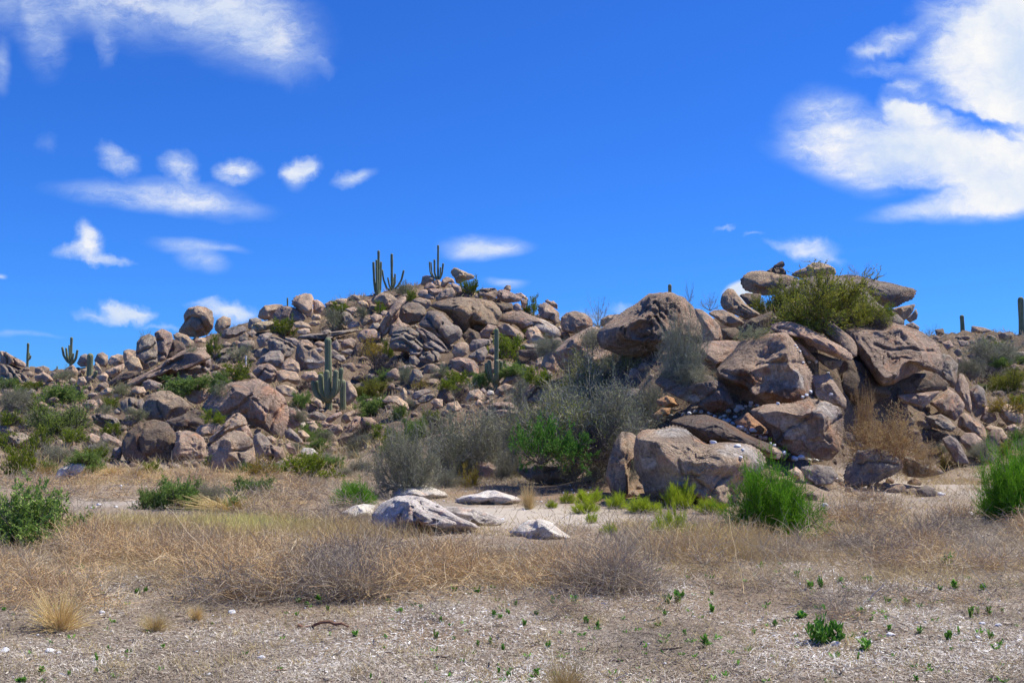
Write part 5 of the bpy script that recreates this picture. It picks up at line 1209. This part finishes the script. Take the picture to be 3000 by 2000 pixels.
# ------------------------------------------------------------------ weathered snag, marker post
def stick(name, label, cat, a, b, r0, r1, mt, group=None, bend=.12, seed=0, par=None, sides=9):
    rng = np.random.default_rng(seed); a = np.array(a); b = np.array(b); K = 9; t = np.linspace(0, 1, K)[:, None]
    p = a*(1-t)+b*t; L = np.linalg.norm(b-a); off = rng.normal(size=(K, 3))*L*bend*.25; off = (off+np.roll(off, 1, 0))/2; p[1:-1] += off[1:-1]
    G = Geo(); G.tube(p[None], (np.linspace(r0, r1, K)*rng.uniform(.75, 1.25, K))[None], np.array([.5]), sides)
    G.tube(np.stack([p[-1], p[-1]+(p[-1]-p[-2])*.02])[None], np.array([[r1, r1*.05]]), np.array([.5]), sides); G.tube(np.stack([p[0]-(p[1]-p[0])*.02, p[0]])[None], np.array([[r0*.05, r0]]), np.array([.5]), sides)
    me = G.mesh(name, M[mt], smooth=True)
    cen = p.mean(0); V = np.empty(len(me.vertices)*3, np.float32); me.vertices.foreach_get('co', V); V = V.reshape(-1, 3)-cen.astype(np.float32); me.vertices.foreach_set('co', V.ravel()); me.update()
    o = add(name, me, par, loc=cen)
    if label: tag(o, label, cat, group)
    return o
def onpix(k, x, y, Y): q = c(k, x, y); return P(q[0], q[1], Y)
sn = foot(*c('G', 630, 215), up=0); sy = sn.y+.1
snag = add('snag', None, loc=onpix('G', 640, 215, sy)); tag(snag, "weathered forked piece of dead wood lying on the whale-headed boulder", 'dead wood')
def local(o, parent): o.parent = parent; o.location = o.location-parent.location
local(stick('limb', None, None, onpix('G', 560, 214, sy), onpix('G', 700, 116, sy+.1), .11, .10, 'deadwood', seed=2), snag)
local(stick('limb', None, None, onpix('G', 650, 190, sy), onpix('G', 712, 180, sy-.1), .13, .04, 'deadwood', seed=4), snag)
local(stick('limb', None, None, onpix('G', 600, 216, sy-.1), onpix('G', 716, 218, sy), .13, .12, 'deadwood', seed=5), snag)
pf = foot(*c('A', 1884, 572)); 
stick('marker_post', "thin white marker post standing in the green shrub on the left slope", 'post', onpix('A', 1884, 585, pf.y), onpix('A', 1882, 500, pf.y), .05, .05, 'white_plastic', bend=0, seed=1)

# ------------------------------------------------------------------ loose white stones
def stone_mesh(seed, n=3):
    rng = np.random.default_rng(seed); S, Fc = ico(n); k = np.ones(len(S))
    for _ in range(11):
        q_ = rng.normal(size=3); q_ /= np.linalg.norm(q_); d_ = rng.uniform(.62, .9); q = S@q_; k = np.minimum(k, np.where(q > d_, d_/np.maximum(q, 1e-6), 1))
    V = S*k[:, None]*(1+fbm(S*1.8+seed*9, 3, seed)[:, None]*.09)
    return mesh_from('stone', V, Fc, M['quartz'])
STN = [stone_mesh(i) for i in range(6)]
def stone(name, key, x, y, wd, label, group, asp=.7, seed=0):
    q = c(key, x, y); loc, nor = hit(*q)
    if loc is None: return
    s = wd/CR[key][2]*loc.y/F*.5; rng = random.Random(seed)
    o = add(name, STN[seed % 6], loc=loc+Vector((0, -s*.1, s*asp*.25))); o.scale = (s, s*rng.uniform(.7, 1.1), s*asp); o.rotation_euler = (rng.uniform(-.3, .3), rng.uniform(-.3, .3), rng.uniform(0, 6))
    tag(o, label, 'stone', group)
CREV = "750,340,40 860,335,45 915,320,34 960,305,34 1010,310,42 1085,325,45 1130,350,40 1165,310,66 1170,360,40 1265,265,36 1330,270,60 1310,300,56 1380,262,30 1425,235,45 1420,262,40 1450,262,30 1480,255,34 1650,243,32 1855,185,36 1885,170,34 1920,148,48 2090,165,32 1230,385,56 1270,410,40 1335,440,66 1385,460,44 1435,462,52 1435,500,66 1480,495,36 1515,490,36 1550,480,40 1505,525,42 1545,530,46 1400,485,34 1290,350,34 1700,655,46 1745,665,36 1790,705,62 1850,690,62 1905,715,44 1970,715,52 2010,715,36 1045,560,38 1110,570,52 1340,690,40 1355,625,30 1310,597,52 2140,870,28 1620,590,34 1590,575,30 1460,470,30 1200,375,34 1205,340,34 1355,285,34 1240,300,40"
for i, q in enumerate(CREV.split()):
    x, y, wd = map(float, q.split(',')); zn = 'between the rust-stained block and the dark sloping slab' if y < 420 else 'beneath the bright-ridged boulder' if x > 1380 and y < 800 and x > 1600 else 'in the gully behind the great front boulder'
    stone('white_stone', 'H', x, y-4, wd*1.25, f"small bluish white stone wedged {zn}", f"white stones {zn}", seed=i)
for i, (x, y, wd) in enumerate([(830,985,34),(850,1010,36),(880,1050,36),(910,1168,48),(975,1165,46),(1045,1163,60),(1180,1280,44),(985,1476,60)]):
    stone('white_stone', 'G', x, y, wd, "small bluish white stone in the crack right of the rust-stained block", "white stones in the long crack", seed=i+3)
GS = [('L',345,1195,72,"largest white quartz rock in the left foreground"),('L',407,1208,50,"white quartz rock touching the largest one"),('L',40,1195,72,"white quartz rock at the left edge of the foreground"),
 ('L',1800,1240,62,"flat white stone in the foreground litter, left of centre"),('L',1440,1355,50,"small white stone near the bottom, left of centre"),('L',1600,932,68,"long flat white stone in front of the dry brush"),
 ('L',1020,174,30,"small white stone left of the low hedge-like band"),('L',680,186,36,"white stone on bare soil left of the hedge-like band"),('L',975,324,44,"white stone behind the yellow grass strip"),('L',632,206,30,"smallest white stone on bare soil left of the hedge"),('L',800,200,34,"pale stone midway on the bare soil left of the hedge"),
 ('K',1050,1152,82,"smooth white stone at the foot of the biggest leafy sprout"),('K',1430,1082,72,"bluish white angular stone in the right foreground"),('K',1300,157,56,"white stone on the bank right of the large broom bush"),('K',2065,1005,52,"pale flat stone at the right of the foreground"),('K',2170,1017,52,"white flat stone beside the pale flat stone at the right"),
 ('K',1780,120,80,"whitish stone high on the right bank"),('K',980,195,60,"pale stone just right of the large broom bush"),('K',1985,255,80,"chalky lump of soil on the right bank near the broom bush"),('J',1445,797,56,"white stone beside green sprouts in the centre foreground"),('J',1110,285,30,"small white stone on the slope of the white-streaked outcrop"),
 ('L',700,930,50,"grey-white stone at the edge of the left foreground litter"),('K',780,1115,34,"tiny white stone left of the smooth white stone"),('K',2035,1100,44,"small pale stone in the right foreground")]
for i, (k, x, y, wd, lab) in enumerate(GS): stone('white_rock', k, x, y, wd, lab, 'white stones on the flat', seed=i, asp=.6)
gr = np.random.default_rng(5)
# sticks lying in the litter
STK = [('J',300,1212,130,.0,7,'deadwood',"dark thin stick lying in the centre-left foreground"),('J',650,1245,100,.02,13,'deadwood',"short thick charred stick in the foreground centre"),('J',1850,1275,100,-.1,12,'deadwood',"dark thick stick in the foreground right of centre"),
 ('J',2005,1303,120,-.12,7,'deadwood',"slim dark stick just right of the dark thick stick"),('J',1500,1190,180,0,5,'deadwood',"long thin stick in front of the brush centre"),('J',1230,1208,90,.08,6,'deadwood',"short grey stick in the centre foreground"),
 ('J',790,1390,100,0,7,'paledwood',"bleached stick at the bottom of the picture centre"),('J',1880,1400,90,.45,8,'paledwood',"forked bleached stick at the bottom right of centre"),('K',690,975,115,-.06,9,'deadwood',"dark stick left of the biggest leafy sprout"),
 ('K',1260,1078,130,-.1,8,'paledwood',"bleached stick ending at the bluish white stone"),('K',720,905,90,.35,9,'paledwood',"bleached slanting splinter above the dark stick"),('K',985,925,100,-.12,6,'deadwood',"thin dark stick above the biggest leafy sprout"),('L',1850,1340,120,-.03,13,'tanwood',"tan piece of wood near the bottom edge, left of centre"),
 ('K',2210,1022,80,-.1,10,'deadwood',"dark stub of wood at the right edge of the foreground"),('K',1440,1195,180,-.1,7,'deadwood',"long dark twig in the right foreground below the sprout"),('L',950,1320,120,-.12,7,'deadwood',"grey stick in the left foreground"),('K',1240,880,150,.9,8,'paledwood',"dead stalk leaning up from the right foreground litter")]
for i, (k, x, y, ln, sl, th, mt, lab) in enumerate(STK):
    l1, _ = hit(*c(k, x, y)); 
    if l1 is None: continue
    s = l1.y/F/CR[k][2]; rr = th*s*.5; ang = gr.uniform(-.4, .4)
    e = np.array(l1)+np.array([ln*s, 0, 0]); 
    if abs(sl) > .3: b = e+np.array([0, .0, ln*s*sl]) 
    else: b = np.array([e[0], e[1]-sl*3*ln*s*1.2, l1.z])
    a = np.array(l1)+np.array([0, 0, rr*.5+.012]); b = b+np.array([0, 0, rr*.5+.012])
    stick('stick', lab, 'stick', a, b, rr*1.1, rr*.8, mt, group='sticks lying on the flat', seed=i, bend=.2)
stick('bark_strip', "reddish brown strip of rotted bark lying in the centre-left foreground", 'bark', np.array(hit(*c('L',2050,1030))[0])+[0,0,.02], np.array(hit(*c('L',2400,1040))[0])+[0,0,.02], .016, .010, 'bark_red', bend=.25, seed=9)

# ------------------------------------------------------------------ leafy sprouts of the foreground
def sprout_mesh(seed, n, stems=4, lf=1.0):
    rng = np.random.default_rng(seed); G = Geo()
    sa = rng.uniform(0, 2*np.pi, stems); sr = (.34 if lf == 1 else .62)*np.sqrt(rng.uniform(0, 1, stems)); sh = rng.uniform(.15, .55, stems)*(1-sr)*(1 if lf == 1 else 1.5)
    k = rng.integers(0, stems, n); f = rng.uniform(0, 1, n)
    c0 = np.stack([np.cos(sa)*sr, np.sin(sa)*sr, sh], 1)[k]; p0 = c0*np.stack([.6+.4*f, .6+.4*f, f], 1)
    a = rng.uniform(0, 2*np.pi, n); d = np.stack([np.cos(a)*.8, np.sin(a)*.8, rng.uniform(.35, 1.5, n)], 1)
    pth = walk(p0, d, lf*rng.uniform(.20, .38, n), 5, .14, rng, -.07)
    wd = np.array([.35, .95, 1.2, .95, .1])[None]*rng.uniform(.11, .17, n)[:, None]*lf
    side = np.cross(d, np.array([0, 0, 1.])); G.ribbon(pth, wd, rng.uniform(0, 1, n), rng, wdir=side+rng.normal(size=side.shape)*.3)
    V = np.concatenate(G.V); sc = np.array([1/(np.abs(V[:, :2]).max()*2)]*2+[1/V[:, 2].max()])
    return G.mesh('sprout', M['cut'], smooth=True, xf=lambda v: v*sc)
SPR = [sprout_mesh(i, n, s) for i, n, s in ((0, 26, 2), (1, 40, 4), (2, 54, 5), (3, 20, 2))]; SPB = sprout_mesh(31, 340, 26, .55)
SP = "K,980,1140,265,230 K,1265,1190,155,100 K,820,968,95,52 K,1820,612,120,105 K,1540,876,78,50 K,1415,862,62,52 K,1230,932,92,46 K,2080,772,62,52 K,1875,765,82,66 K,1780,776,42,46 K,1995,968,52,82 K,2055,940,60,56 K,2115,942,70,60 K,1640,1070,72,62 K,1842,1120,62,72 K,2135,1116,62,72 K,160,1172,95,92 K,795,690,44,66 K,880,765,60,60 K,945,760,60,80 K,1095,722,62,42 K,1285,712,92,42 K,205,925,56,56 K,1205,1256,44,62 K,1615,1408,54,52 K,1708,1310,40,46 K,640,1025,40,50 K,1305,985,36,40 K,545,625,44,50 K,165,688,30,36 K,205,808,34,40 K,10,830,40,60 K,15,1085,50,46 K,495,1075,34,46 K,1430,1055,44,50 K,1920,1085,44,66 K,2210,925,34,34 K,1405,970,46,40 K,2130,1405,36,30 " \
     "J,1335,695,62,72 J,1440,672,64,52 J,935,792,64,56 J,775,788,54,52 J,1445,890,64,74 J,1605,895,92,86 J,2250,865,100,76 J,2320,860,80,82 J,1195,880,48,48 J,1050,965,50,56 J,1090,970,52,44 J,1685,1004,48,54 J,1428,1170,54,56 J,1025,1145,44,54 J,650,1110,44,66 J,95,1090,62,44 J,1125,1190,54,54 J,1345,1372,84,62 J,2230,945,54,44 J,400,925,62,34 J,335,862,64,36 J,685,998,36,46 J,550,902,44,46 J,1345,945,44,40 J,1145,940,44,40 J,1770,1030,44,50 J,2185,1025,60,40 J,1260,1020,40,50 J,190,1390,40,50 J,1085,1350,40,50 J,775,1115,44,36 J,1150,1370,50,40 J,1490,845,44,44 J,940,1165,36,50 J,1295,1405,44,34 " \
     "L,945,800,46,46 L,1005,785,46,40 L,2190,870,72,66 L,2050,860,44,44 L,1115,1175,44,36 L,670,1262,54,62 L,275,1350,60,56 L,470,1365,44,56 L,140,1410,90,44 L,345,1145,36,32 L,740,1180,34,32 L,2045,950,36,40 L,2255,915,30,40 L,2105,885,50,36 L,20,915,46,30 L,550,640,70,50 L,440,700,70,50 L,1680,280,60,40 L,1390,310,60,36 L,1945,790,60,50 L,655,1345,36,40 L,270,1405,50,30"
c_ = c
SPL = [dict(c=np.array(c(k, x, y)), lm=nm) for k, x, y, nm in [('K',980,1050,'the largest leafy sprout'),('K',1050,1152,'the smooth white stone'),('K',1430,1082,'the bluish white stone'),('K',690,975,'the dark stick'),('K',2210,1022,'the dark stub of wood'),
  ('K',1440,1195,'the long dark twig at right'),('K',2065,1005,'the pale flat stone'),('J',1445,797,'the white stone in the brush edge'),('J',650,1245,'the thick charred stick'),('J',1900,1275,'the dark thick stick'),('J',300,1212,'the dark thin stick'),
  ('J',1590,1190,'the long thin stick'),('J',1590,1380,'the golden straw tuft'),('J',1930,1385,'the forked bleached stick'),('L',1800,1240,'the flat white foreground stone'),('L',1440,1355,'the small white bottom stone'),('L',1600,932,'the long flat white stone'),
  ('L',345,1195,'the largest white quartz rock'),('L',2200,1035,'the reddish bark strip'),('L',400,1000,'the sprawling pale grass tuft'),('L',1070,1060,'the orange-tan grass tuft'),('L',40,1195,'the white rock at the left edge'),
  ('K',1300,157,'the white stone on the right bank'),('K',600,400,'the large broom bush'),('J',820,640,'the orange knot of brush'),('J',1750,700,'the dark knot of brush'),('K',2200,200,'the cut-off broom bush'),('L',200,300,'the leafy shrub at the left edge')]]
for i, q in enumerate(SP.split()):
    k, x, y, wd, h = q.split(','); x, y, wd, h = map(float, (x, y, wd, h)); loc, nor = hit(*c(k, x, y))
    if loc is None: continue
    s = loc.y/F/CR[k][2]; big = i == 0
    o = add('sprout', SPB if big else SPR[i % 4], loc=loc+Vector((0, .02, -.01))); o.scale = (wd*s*1.2, wd*s, h*s*1.2); o.rotation_euler = (0, 0, i*1.3)
    sz = 'tiny' if wd < 40 else 'small' if wd < 60 else 'medium' if wd < 85 else 'large'
    zn = 'right' if k == 'K' else 'centre' if k == 'J' else 'left'
    dn = 'far edge' if y < 800 else 'middle' if y < 1060 else 'near edge'
    desc = f"{sz} {('yellowish green', 'green', 'dark green')[(i*7) % 3] if 0 else 'green'} broad-leaved sprout"
    lab = "largest many-stemmed leafy green sprout, beside a smooth white stone in the right foreground" if big else name_place(np.array(c_(k, x, y)), desc, SPL)
    tag(o, lab, 'sprout', group=f"{sz} sprouts, {dn} of the {zn} foreground" if not big else None)

# ------------------------------------------------------------------ uncountable ground cover (stuff)
def scatter(n, r0, r1, rng, x0=-60, x1=3060, power=1.0):
    """positions on the ground, even in the picture between photo rows r0 and r1 on the flat"""
    row = rng.uniform(r0, r1, n*2); px = rng.uniform(x0, x1, n*2); Y = EYE*F/(row-HR)
    x = (px-1500)*Y/F; return px[:n], row[:n], x[:n], Y[:n]
def on_ground(x, y, dz=0): return np.stack([x, y, H(x, y)+dz], 1)
class Blob:
    pass
SR = np.random.default_rng(42)
# 1 litter of bleached chips and straw on the near flat
G = Geo()
def litter(n, r0, r1, L0, L1, W0, W1, tlo, thi, up=.15):
    n = int(n*1.2); px, row, x, y = scatter(n, r0, r1, SR, -350, 3350); p = on_ground(x, y, .006)
    a = SR.uniform(0, np.pi*2, n); d = np.stack([np.cos(a), np.sin(a), SR.normal(size=n)*up], 1)
    ln = SR.uniform(L0, L1, n); pth = walk(p, d, ln, 3, .15, SR); pth[..., 2] = np.maximum(pth[..., 2], p[:, None, 2])
    wd = SR.uniform(W0, W1, n)[:, None]*np.array([.7, 1, .5])[None]
    side = np.cross(d, np.array([0, 0, 1.]))+SR.normal(size=(n, 3))*.35
    t = SR.uniform(tlo, thi, n); t = t*np.clip(.85+.55*fbm(np.stack([x*.9, y*.5, 0*x], 1), 3, 61), .35, 1.25); dark = SR.uniform(size=n) < .16; t = np.where(dark, SR.uniform(0, .25, n), t)
    G.ribbon(pth, wd, t, SR, wdir=side)
litter(70000, 1690, 2040, .010, .040, .004, .009, .1, .85, .3)
litter(90000, 1690, 2040, .018, .075, .0014, .0034, .15, 1.0, .5)
litter(1500, 1690, 2040, .02, .06, .009, .018, .6, 1.0, .15)
litter(1100, 1690, 2040, .05, .20, .007, .016, .0, .3, .15)
litter(36000, 1560, 1740, .02, .10, .003, .008, .1, .85, .4)
tag(add('ground_litter', G.mesh('ground_litter', M['litter'])), kind='stuff', label='layer of bleached wood chips, straw and small twigs covering the near flat', cat='ground cover')
# 2 grass and dead stalks on the mid flat; what colour grows where follows patches seen on the site
def patch(px, row):
    """dryness tint: 0 grey, .5 orange, 1 yellow"""
    p = np.stack([px/260, row/70, 0*px], 1); t = .32+.20*fbm(p, 4, 3)
    def bump(cx, cy, rx, ry, v): return np.exp(-(((px-cx)/rx)**2+((row-cy)/ry)**2))*v
    t = t+bump(700, 1556, 400, 30, .62)+bump(60, 1425, 200, 25, .25)+bump(420, 1425, 160, 25, .2)+bump(2080, 1600, 160, 24, .5)+bump(1840, 1545, 70, 22, .45)+bump(130, 1590, 160, 40, .25)
    t = t-bump(900, 1470, 260, 45, .15)-bump(500, 1510, 400, 16, .2)
    return t
def blades(G, n, r0, r1, L0, L1, W0, W1, mask=None, up=1.0, curl=.22, K=4, x0=-450, x1=3450, tt=None, clump=.0):
    n = int(n*1.25) if x0 == -450 else n
    px, row, x, y = scatter(n, r0, r1, SR, x0, x1)
    if clump: # gather into tufts
        m = n//14; i = SR.integers(0, m, n); off = SR.normal(size=(n, 2))*clump; x = x[i]+off[:, 0]; y = y[i]+off[:, 1]; px = px[i]; row = row[i]
    if mask is not None:
        kp = SR.uniform(size=n) < mask(px, row); px, row, x, y = px[kp], row[kp], x[kp], y[kp]; n = len(px)
    p = on_ground(x, y, -.01); a = SR.uniform(0, 2*np.pi, n); d = np.stack([np.cos(a), np.sin(a), SR.uniform(.4, 1.8, n)*up], 1)
    ln = SR.uniform(L0, L1, n); pth = walk(p, d, ln, K, curl, SR, -.12)
    wd = SR.uniform(W0, W1, n)[:, None]*np.linspace(1, .35, K)[None]
    t = patch(px, row) if tt is None else tt(px, row); G.ribbon(pth, wd, np.clip(t+SR.normal(size=n)*.10, 0, 1), SR)
bare = lambda px, row: np.clip(1.15-1.2*np.exp(-(((px-1420)/420)**2+((row-1505)/48)**2))-.7*np.exp(-(((px-450)/330)**2+((row-1490)/18)**2))-.6*np.exp(-(((px-2500)/200)**2+((row-1440)/30)**2)), .05, 1)
G = Geo()
blades(G, 30000, 1400, 1570, .08, .24, .005, .011, bare, 1.0, clump=.12)
blades(G, 26000, 1535, 1650, .08, .20, .004, .008, lambda px, row: np.where((px > 1040)*(px < 1780)*(row < 1610), .08, 1), 1.1, clump=.10)
blades(G, 16000, 1600, 1720, .10, .26, .003, .006, None, .8, clump=.09)
blades(G, 22000, 1385, 1425, .10, .24, .007, .014, None, 1.0, clump=.2)
blades(G, 24000, 1535, 1595, .14, .30, .004, .009, lambda px, row: np.exp(-(((px-700)/420)**2)), 2.2, .12, x0=150, x1=1250, clump=.10)
blades(G, 8000, 1590, 1650, .2, .4, .004, .008, lambda px, row: np.exp(-(((px-2080)/170)**2)), 1.5, .15, x0=1800, x1=2400, clump=.10)
blades(G, 5000, 1700, 2010, .05, .13, .003, .005, None, 1.2, tt=lambda px, row: px*0+.6, clump=.05)
tag(add('dry_grass', G.mesh('dry_grass', M['grass'])), kind='stuff', label='patchy dry grass, grey, orange and yellow, over the middle flat', cat='grass')
# 3 band of tumbled dry brush across the flat
def brush(G, n, r0, r1, x0, x1, R0, L, W, tc, dens=130):
    px, row, cx, cy = scatter(n, r0, r1, SR, x0, x1)
    for i in range(n):
        if 1040 < px[i] < 1780 and row[i] < 1632: continue
        m = dens; rad = SR.uniform(.6, 1.2)*R0; a = SR.uniform(0, 2*np.pi, m); r = rad*np.sqrt(SR.uniform(0, 1, m))
        x = cx[i]+np.cos(a)*r; y = cy[i]+np.sin(a)*r*.8; hh = np.sqrt(np.clip(1-(r/rad)**2, 0, 1))*rad*.5
        z = H(x, y)+SR.uniform(0, 1, m)**.8*hh
        d = SR.normal(size=(m, 3)); d[:, 2] = np.abs(d[:, 2])*.55
        pth = walk(np.stack([x, y, z], 1), d, L*SR.uniform(.5, 1.3, m), 6, .38, SR, -.02)
        pth[..., 2] = np.maximum(pth[..., 2], H(pth[..., 0].ravel(), pth[..., 1].ravel()).reshape(pth.shape[:2])+.004)
        t0 = np.clip(tc(px[i], row[i])+SR.normal()*.13, 0, 1)
        G.ribbon(pth, np.linspace(1, .5, 6)[None]*W*SR.uniform(.6, 1.3, m)[:, None], np.clip(t0+SR.normal(size=m)*.16, 0, 1), SR)
G = Geo()
tb = lambda px, row: .42+.26*math.sin(px/170.0+row/40.0)+.16*math.sin(px/61.0+1)
brush(G, 62, 1610, 1735, 560, 1760, .36, .32, .0050, tb, 210)
brush(G, 28, 1590, 1650, 180, 640, .34, .32, .0050, lambda a, b: .5+.15*math.sin(a/50), 190)
brush(G, 22, 1660, 1760, 520, 1250, .48, .42, .0050, tb, 300)
brush(G, 30, 1570, 1680, 1750, 3080, .32, .34, .0055, tb, 150)
brush(G, 14, 1590, 1650, 1250, 2100, .34, .34, .0055, lambda a, b: .3, 200)
brush(G, 18, 1500, 1600, 2350, 3080, .32, .34, .007, lambda a, b: .33, 150)
brush(G, 16, 1480, 1680, 3080, 3500, .32, .34, .006, tb, 120)
brush(G, 14, 1440, 1560, 2380, 3080, .32, .34, .008, lambda a, b: .36, 120)
brush(G, 30, 1640, 1790, -60, 330, .32, .30, .0048, lambda a, b: .5, 130)
brush(G, 24, 1420, 1560, 700, 1120, .40, .38, .007, lambda a, b: .2, 120)
brush(G, 16, 1740, 1830, 1250, 3000, .20, .25, .004, lambda a, b: .22, 130)
brush(G, 36, 1400, 1470, 0, 900, .42, .38, .009, lambda a, b: .35, 110)
brush(G, 9, 1640, 1700, 1250, 1350, .36, .36, .0048, lambda a, b: .60, 330)
brush(G, 9, 1580, 1625, 220, 380, .40, .36, .0055, lambda a, b: .60, 280)
brush(G, 12, 1570, 1610, 2050, 2220, .34, .34, .005, lambda a, b: .58, 200)
brush(G, 10, 1690, 1750, 1700, 1850, .36, .42, .0045, lambda a, b: .12, 240)
# long arching stalks over the mat
n = 420; px, row, x, y = scatter(n, 1560, 1760, SR); p = on_ground(x, y); a = SR.uniform(0, 6.28, n)
pth = walk(p, np.stack([np.cos(a), np.sin(a), SR.uniform(.3, 1.2, n)], 1), SR.uniform(.4, .95, n), 8, .13, SR, -.06)
G.ribbon(pth, np.linspace(1, .4, 8)[None]*SR.uniform(.004, .008, n)[:, None], SR.uniform(.0, 1, n), SR)
tag(add('dry_brush', G.mesh('dry_brush', M['brush'])), kind='stuff', label='tangled mat of dry brown and orange brush running across the flat', cat='brush')
# 4 dry grass and dead stems on the hillside between boulders
G = Geo()
n = 70000; px = SR.uniform(-350, 3400, n); Yr = SR.uniform(28, 96, n); x = (px-1500)*Yr/F; p = on_ground(x, Yr, -.02)
cl = fbm(np.stack([x*.35, Yr*.35, 0*x], 1), 3, 8); kp = cl > -.35; p = p[kp]; n = len(p); a = SR.uniform(0, 6.28, n)
pth = walk(p, np.stack([np.cos(a), np.sin(a), SR.uniform(.5, 1.8, n)], 1), SR.uniform(.2, .55, n), 3, .2, SR, -.1)
G.ribbon(pth, (p[:, 1]*.00042)[:, None]*np.array([1.2, .9, .4])[None]*SR.uniform(.6, 1.4, n)[:, None], np.clip(.3+cl[kp]*.35+SR.normal(size=n)*.15, 0, 1), SR)
tag(add('hillside_grass', G.mesh('hillside_grass', M['grass'])), kind='stuff', label='dry grass and dead stems growing in the soil between boulders', cat='grass')
# 5 rubble between the boulders, gravel on the flat
def rubble(name, n, gen, mtl, label, sub=2, seed=3):
    rng = np.random.default_rng(seed); S, Fc = ico(sub); vs = []
    for k in range(10):
        kk = np.ones(len(S))
        for _ in range(9):
            q_ = rng.normal(size=3); q_ /= np.linalg.norm(q_); d_ = rng.uniform(.6, .9); q = S@q_; kk = np.minimum(kk, np.where(q > d_, d_/np.maximum(q, 1e-6), 1))
        vs.append(S*kk[:, None]*(1+fbm(S*1.7+k*5, 2, k)[:, None]*.12))
    VV = []; FF = []; off = 0
    P3, sz = gen(n, rng)
    for i in range(len(P3)):
        a = rng.uniform(0, 6.28); R3 = np.array([[math.cos(a), -math.sin(a), 0], [math.sin(a), math.cos(a), 0], [0, 0, 1]])
        v = (vs[i % 10]*np.array([1, rng.uniform(.6, 1), rng.uniform(.45, .9)])*sz[i])@R3.T+P3[i]
        VV.append(v); FF.append(Fc+off); off += len(v)
    o = add(name, mesh_from(name, np.concatenate(VV), np.concatenate(FF), M[mtl])); tag(o, label, 'rubble', kind='stuff'); return o
def hillgen(n, rng):
    px = rng.uniform(-300, 3350, n); Y = rng.uniform(27, 98, n); x = (px-1500)*Y/F; sz = Y/F*rng.uniform(3, 10, n)*rng.uniform(.5, 1, n)
    flat = (px > 1150)*(px < 2600)*(Y < 30); k = ~flat.astype(bool); p = on_ground(x, Y)[k]; sz = sz[k]; p[:, 2] += sz*.15; return p, sz
rb = rubble('hill_rubble', 1500, hillgen, 'rock', 'loose tan and grey stones filling the gaps between the boulders'); rb.color = (.38, .29, .235, 1.1)
def flatgen(n, rng):
    row = rng.uniform(1390, 2030, n); px = rng.uniform(-40, 3040, n)
    w_ = .25+np.exp(-(((px-1500)/420)**2+((row-1520)/50)**2))+.8*np.exp(-(((px-2650)/350)**2+((row-1450)/50)**2))+.5*np.exp(-(((px-330)/260)**2+((row-1480)/25)**2))
    k = rng.uniform(size=n) < w_; row = row[k]; px = px[k]; Y = EYE*F/(row-HR); x = (px-1500)*Y/F; return on_ground(x, Y, .004), Y/F*rng.uniform(1.5, 5.5, len(Y))
rubble('gravel', 3200, flatgen, 'quartz', 'small white and grey gravel strewn over the flat', 1, 8)

G = Geo()
n = 420; px, row, x, y = scatter(n, 1650, 2020, SR); kp = SR.uniform(size=n) < .35+.65*(px > 1200); x, y = x[kp], y[kp]; p = on_ground(x, y)
for i in range(len(p)):
    m = SR.integers(3, 9); a = SR.uniform(0, 6.28, m); s = SR.uniform(.012, .034)
    d = np.stack([np.cos(a), np.sin(a), SR.uniform(.4, 2, m)], 1); pth = walk(p[i]+np.stack([np.cos(a), np.sin(a), 0*a], 1)*s*.3, d, s*SR.uniform(.8, 1.7, m), 4, .15, SR)
    G.ribbon(pth, np.array([.5, 1, .9, .1])[None]*s*SR.uniform(.35, .6, m)[:, None], np.clip(SR.uniform(.2, 1)+SR.normal(size=m)*.15, 0, 1), SR)
tag(add('seedlings', G.mesh('seedlings', M['cut'])), kind='stuff', label='tiny green seedlings coming up through the litter', cat='ground cover')
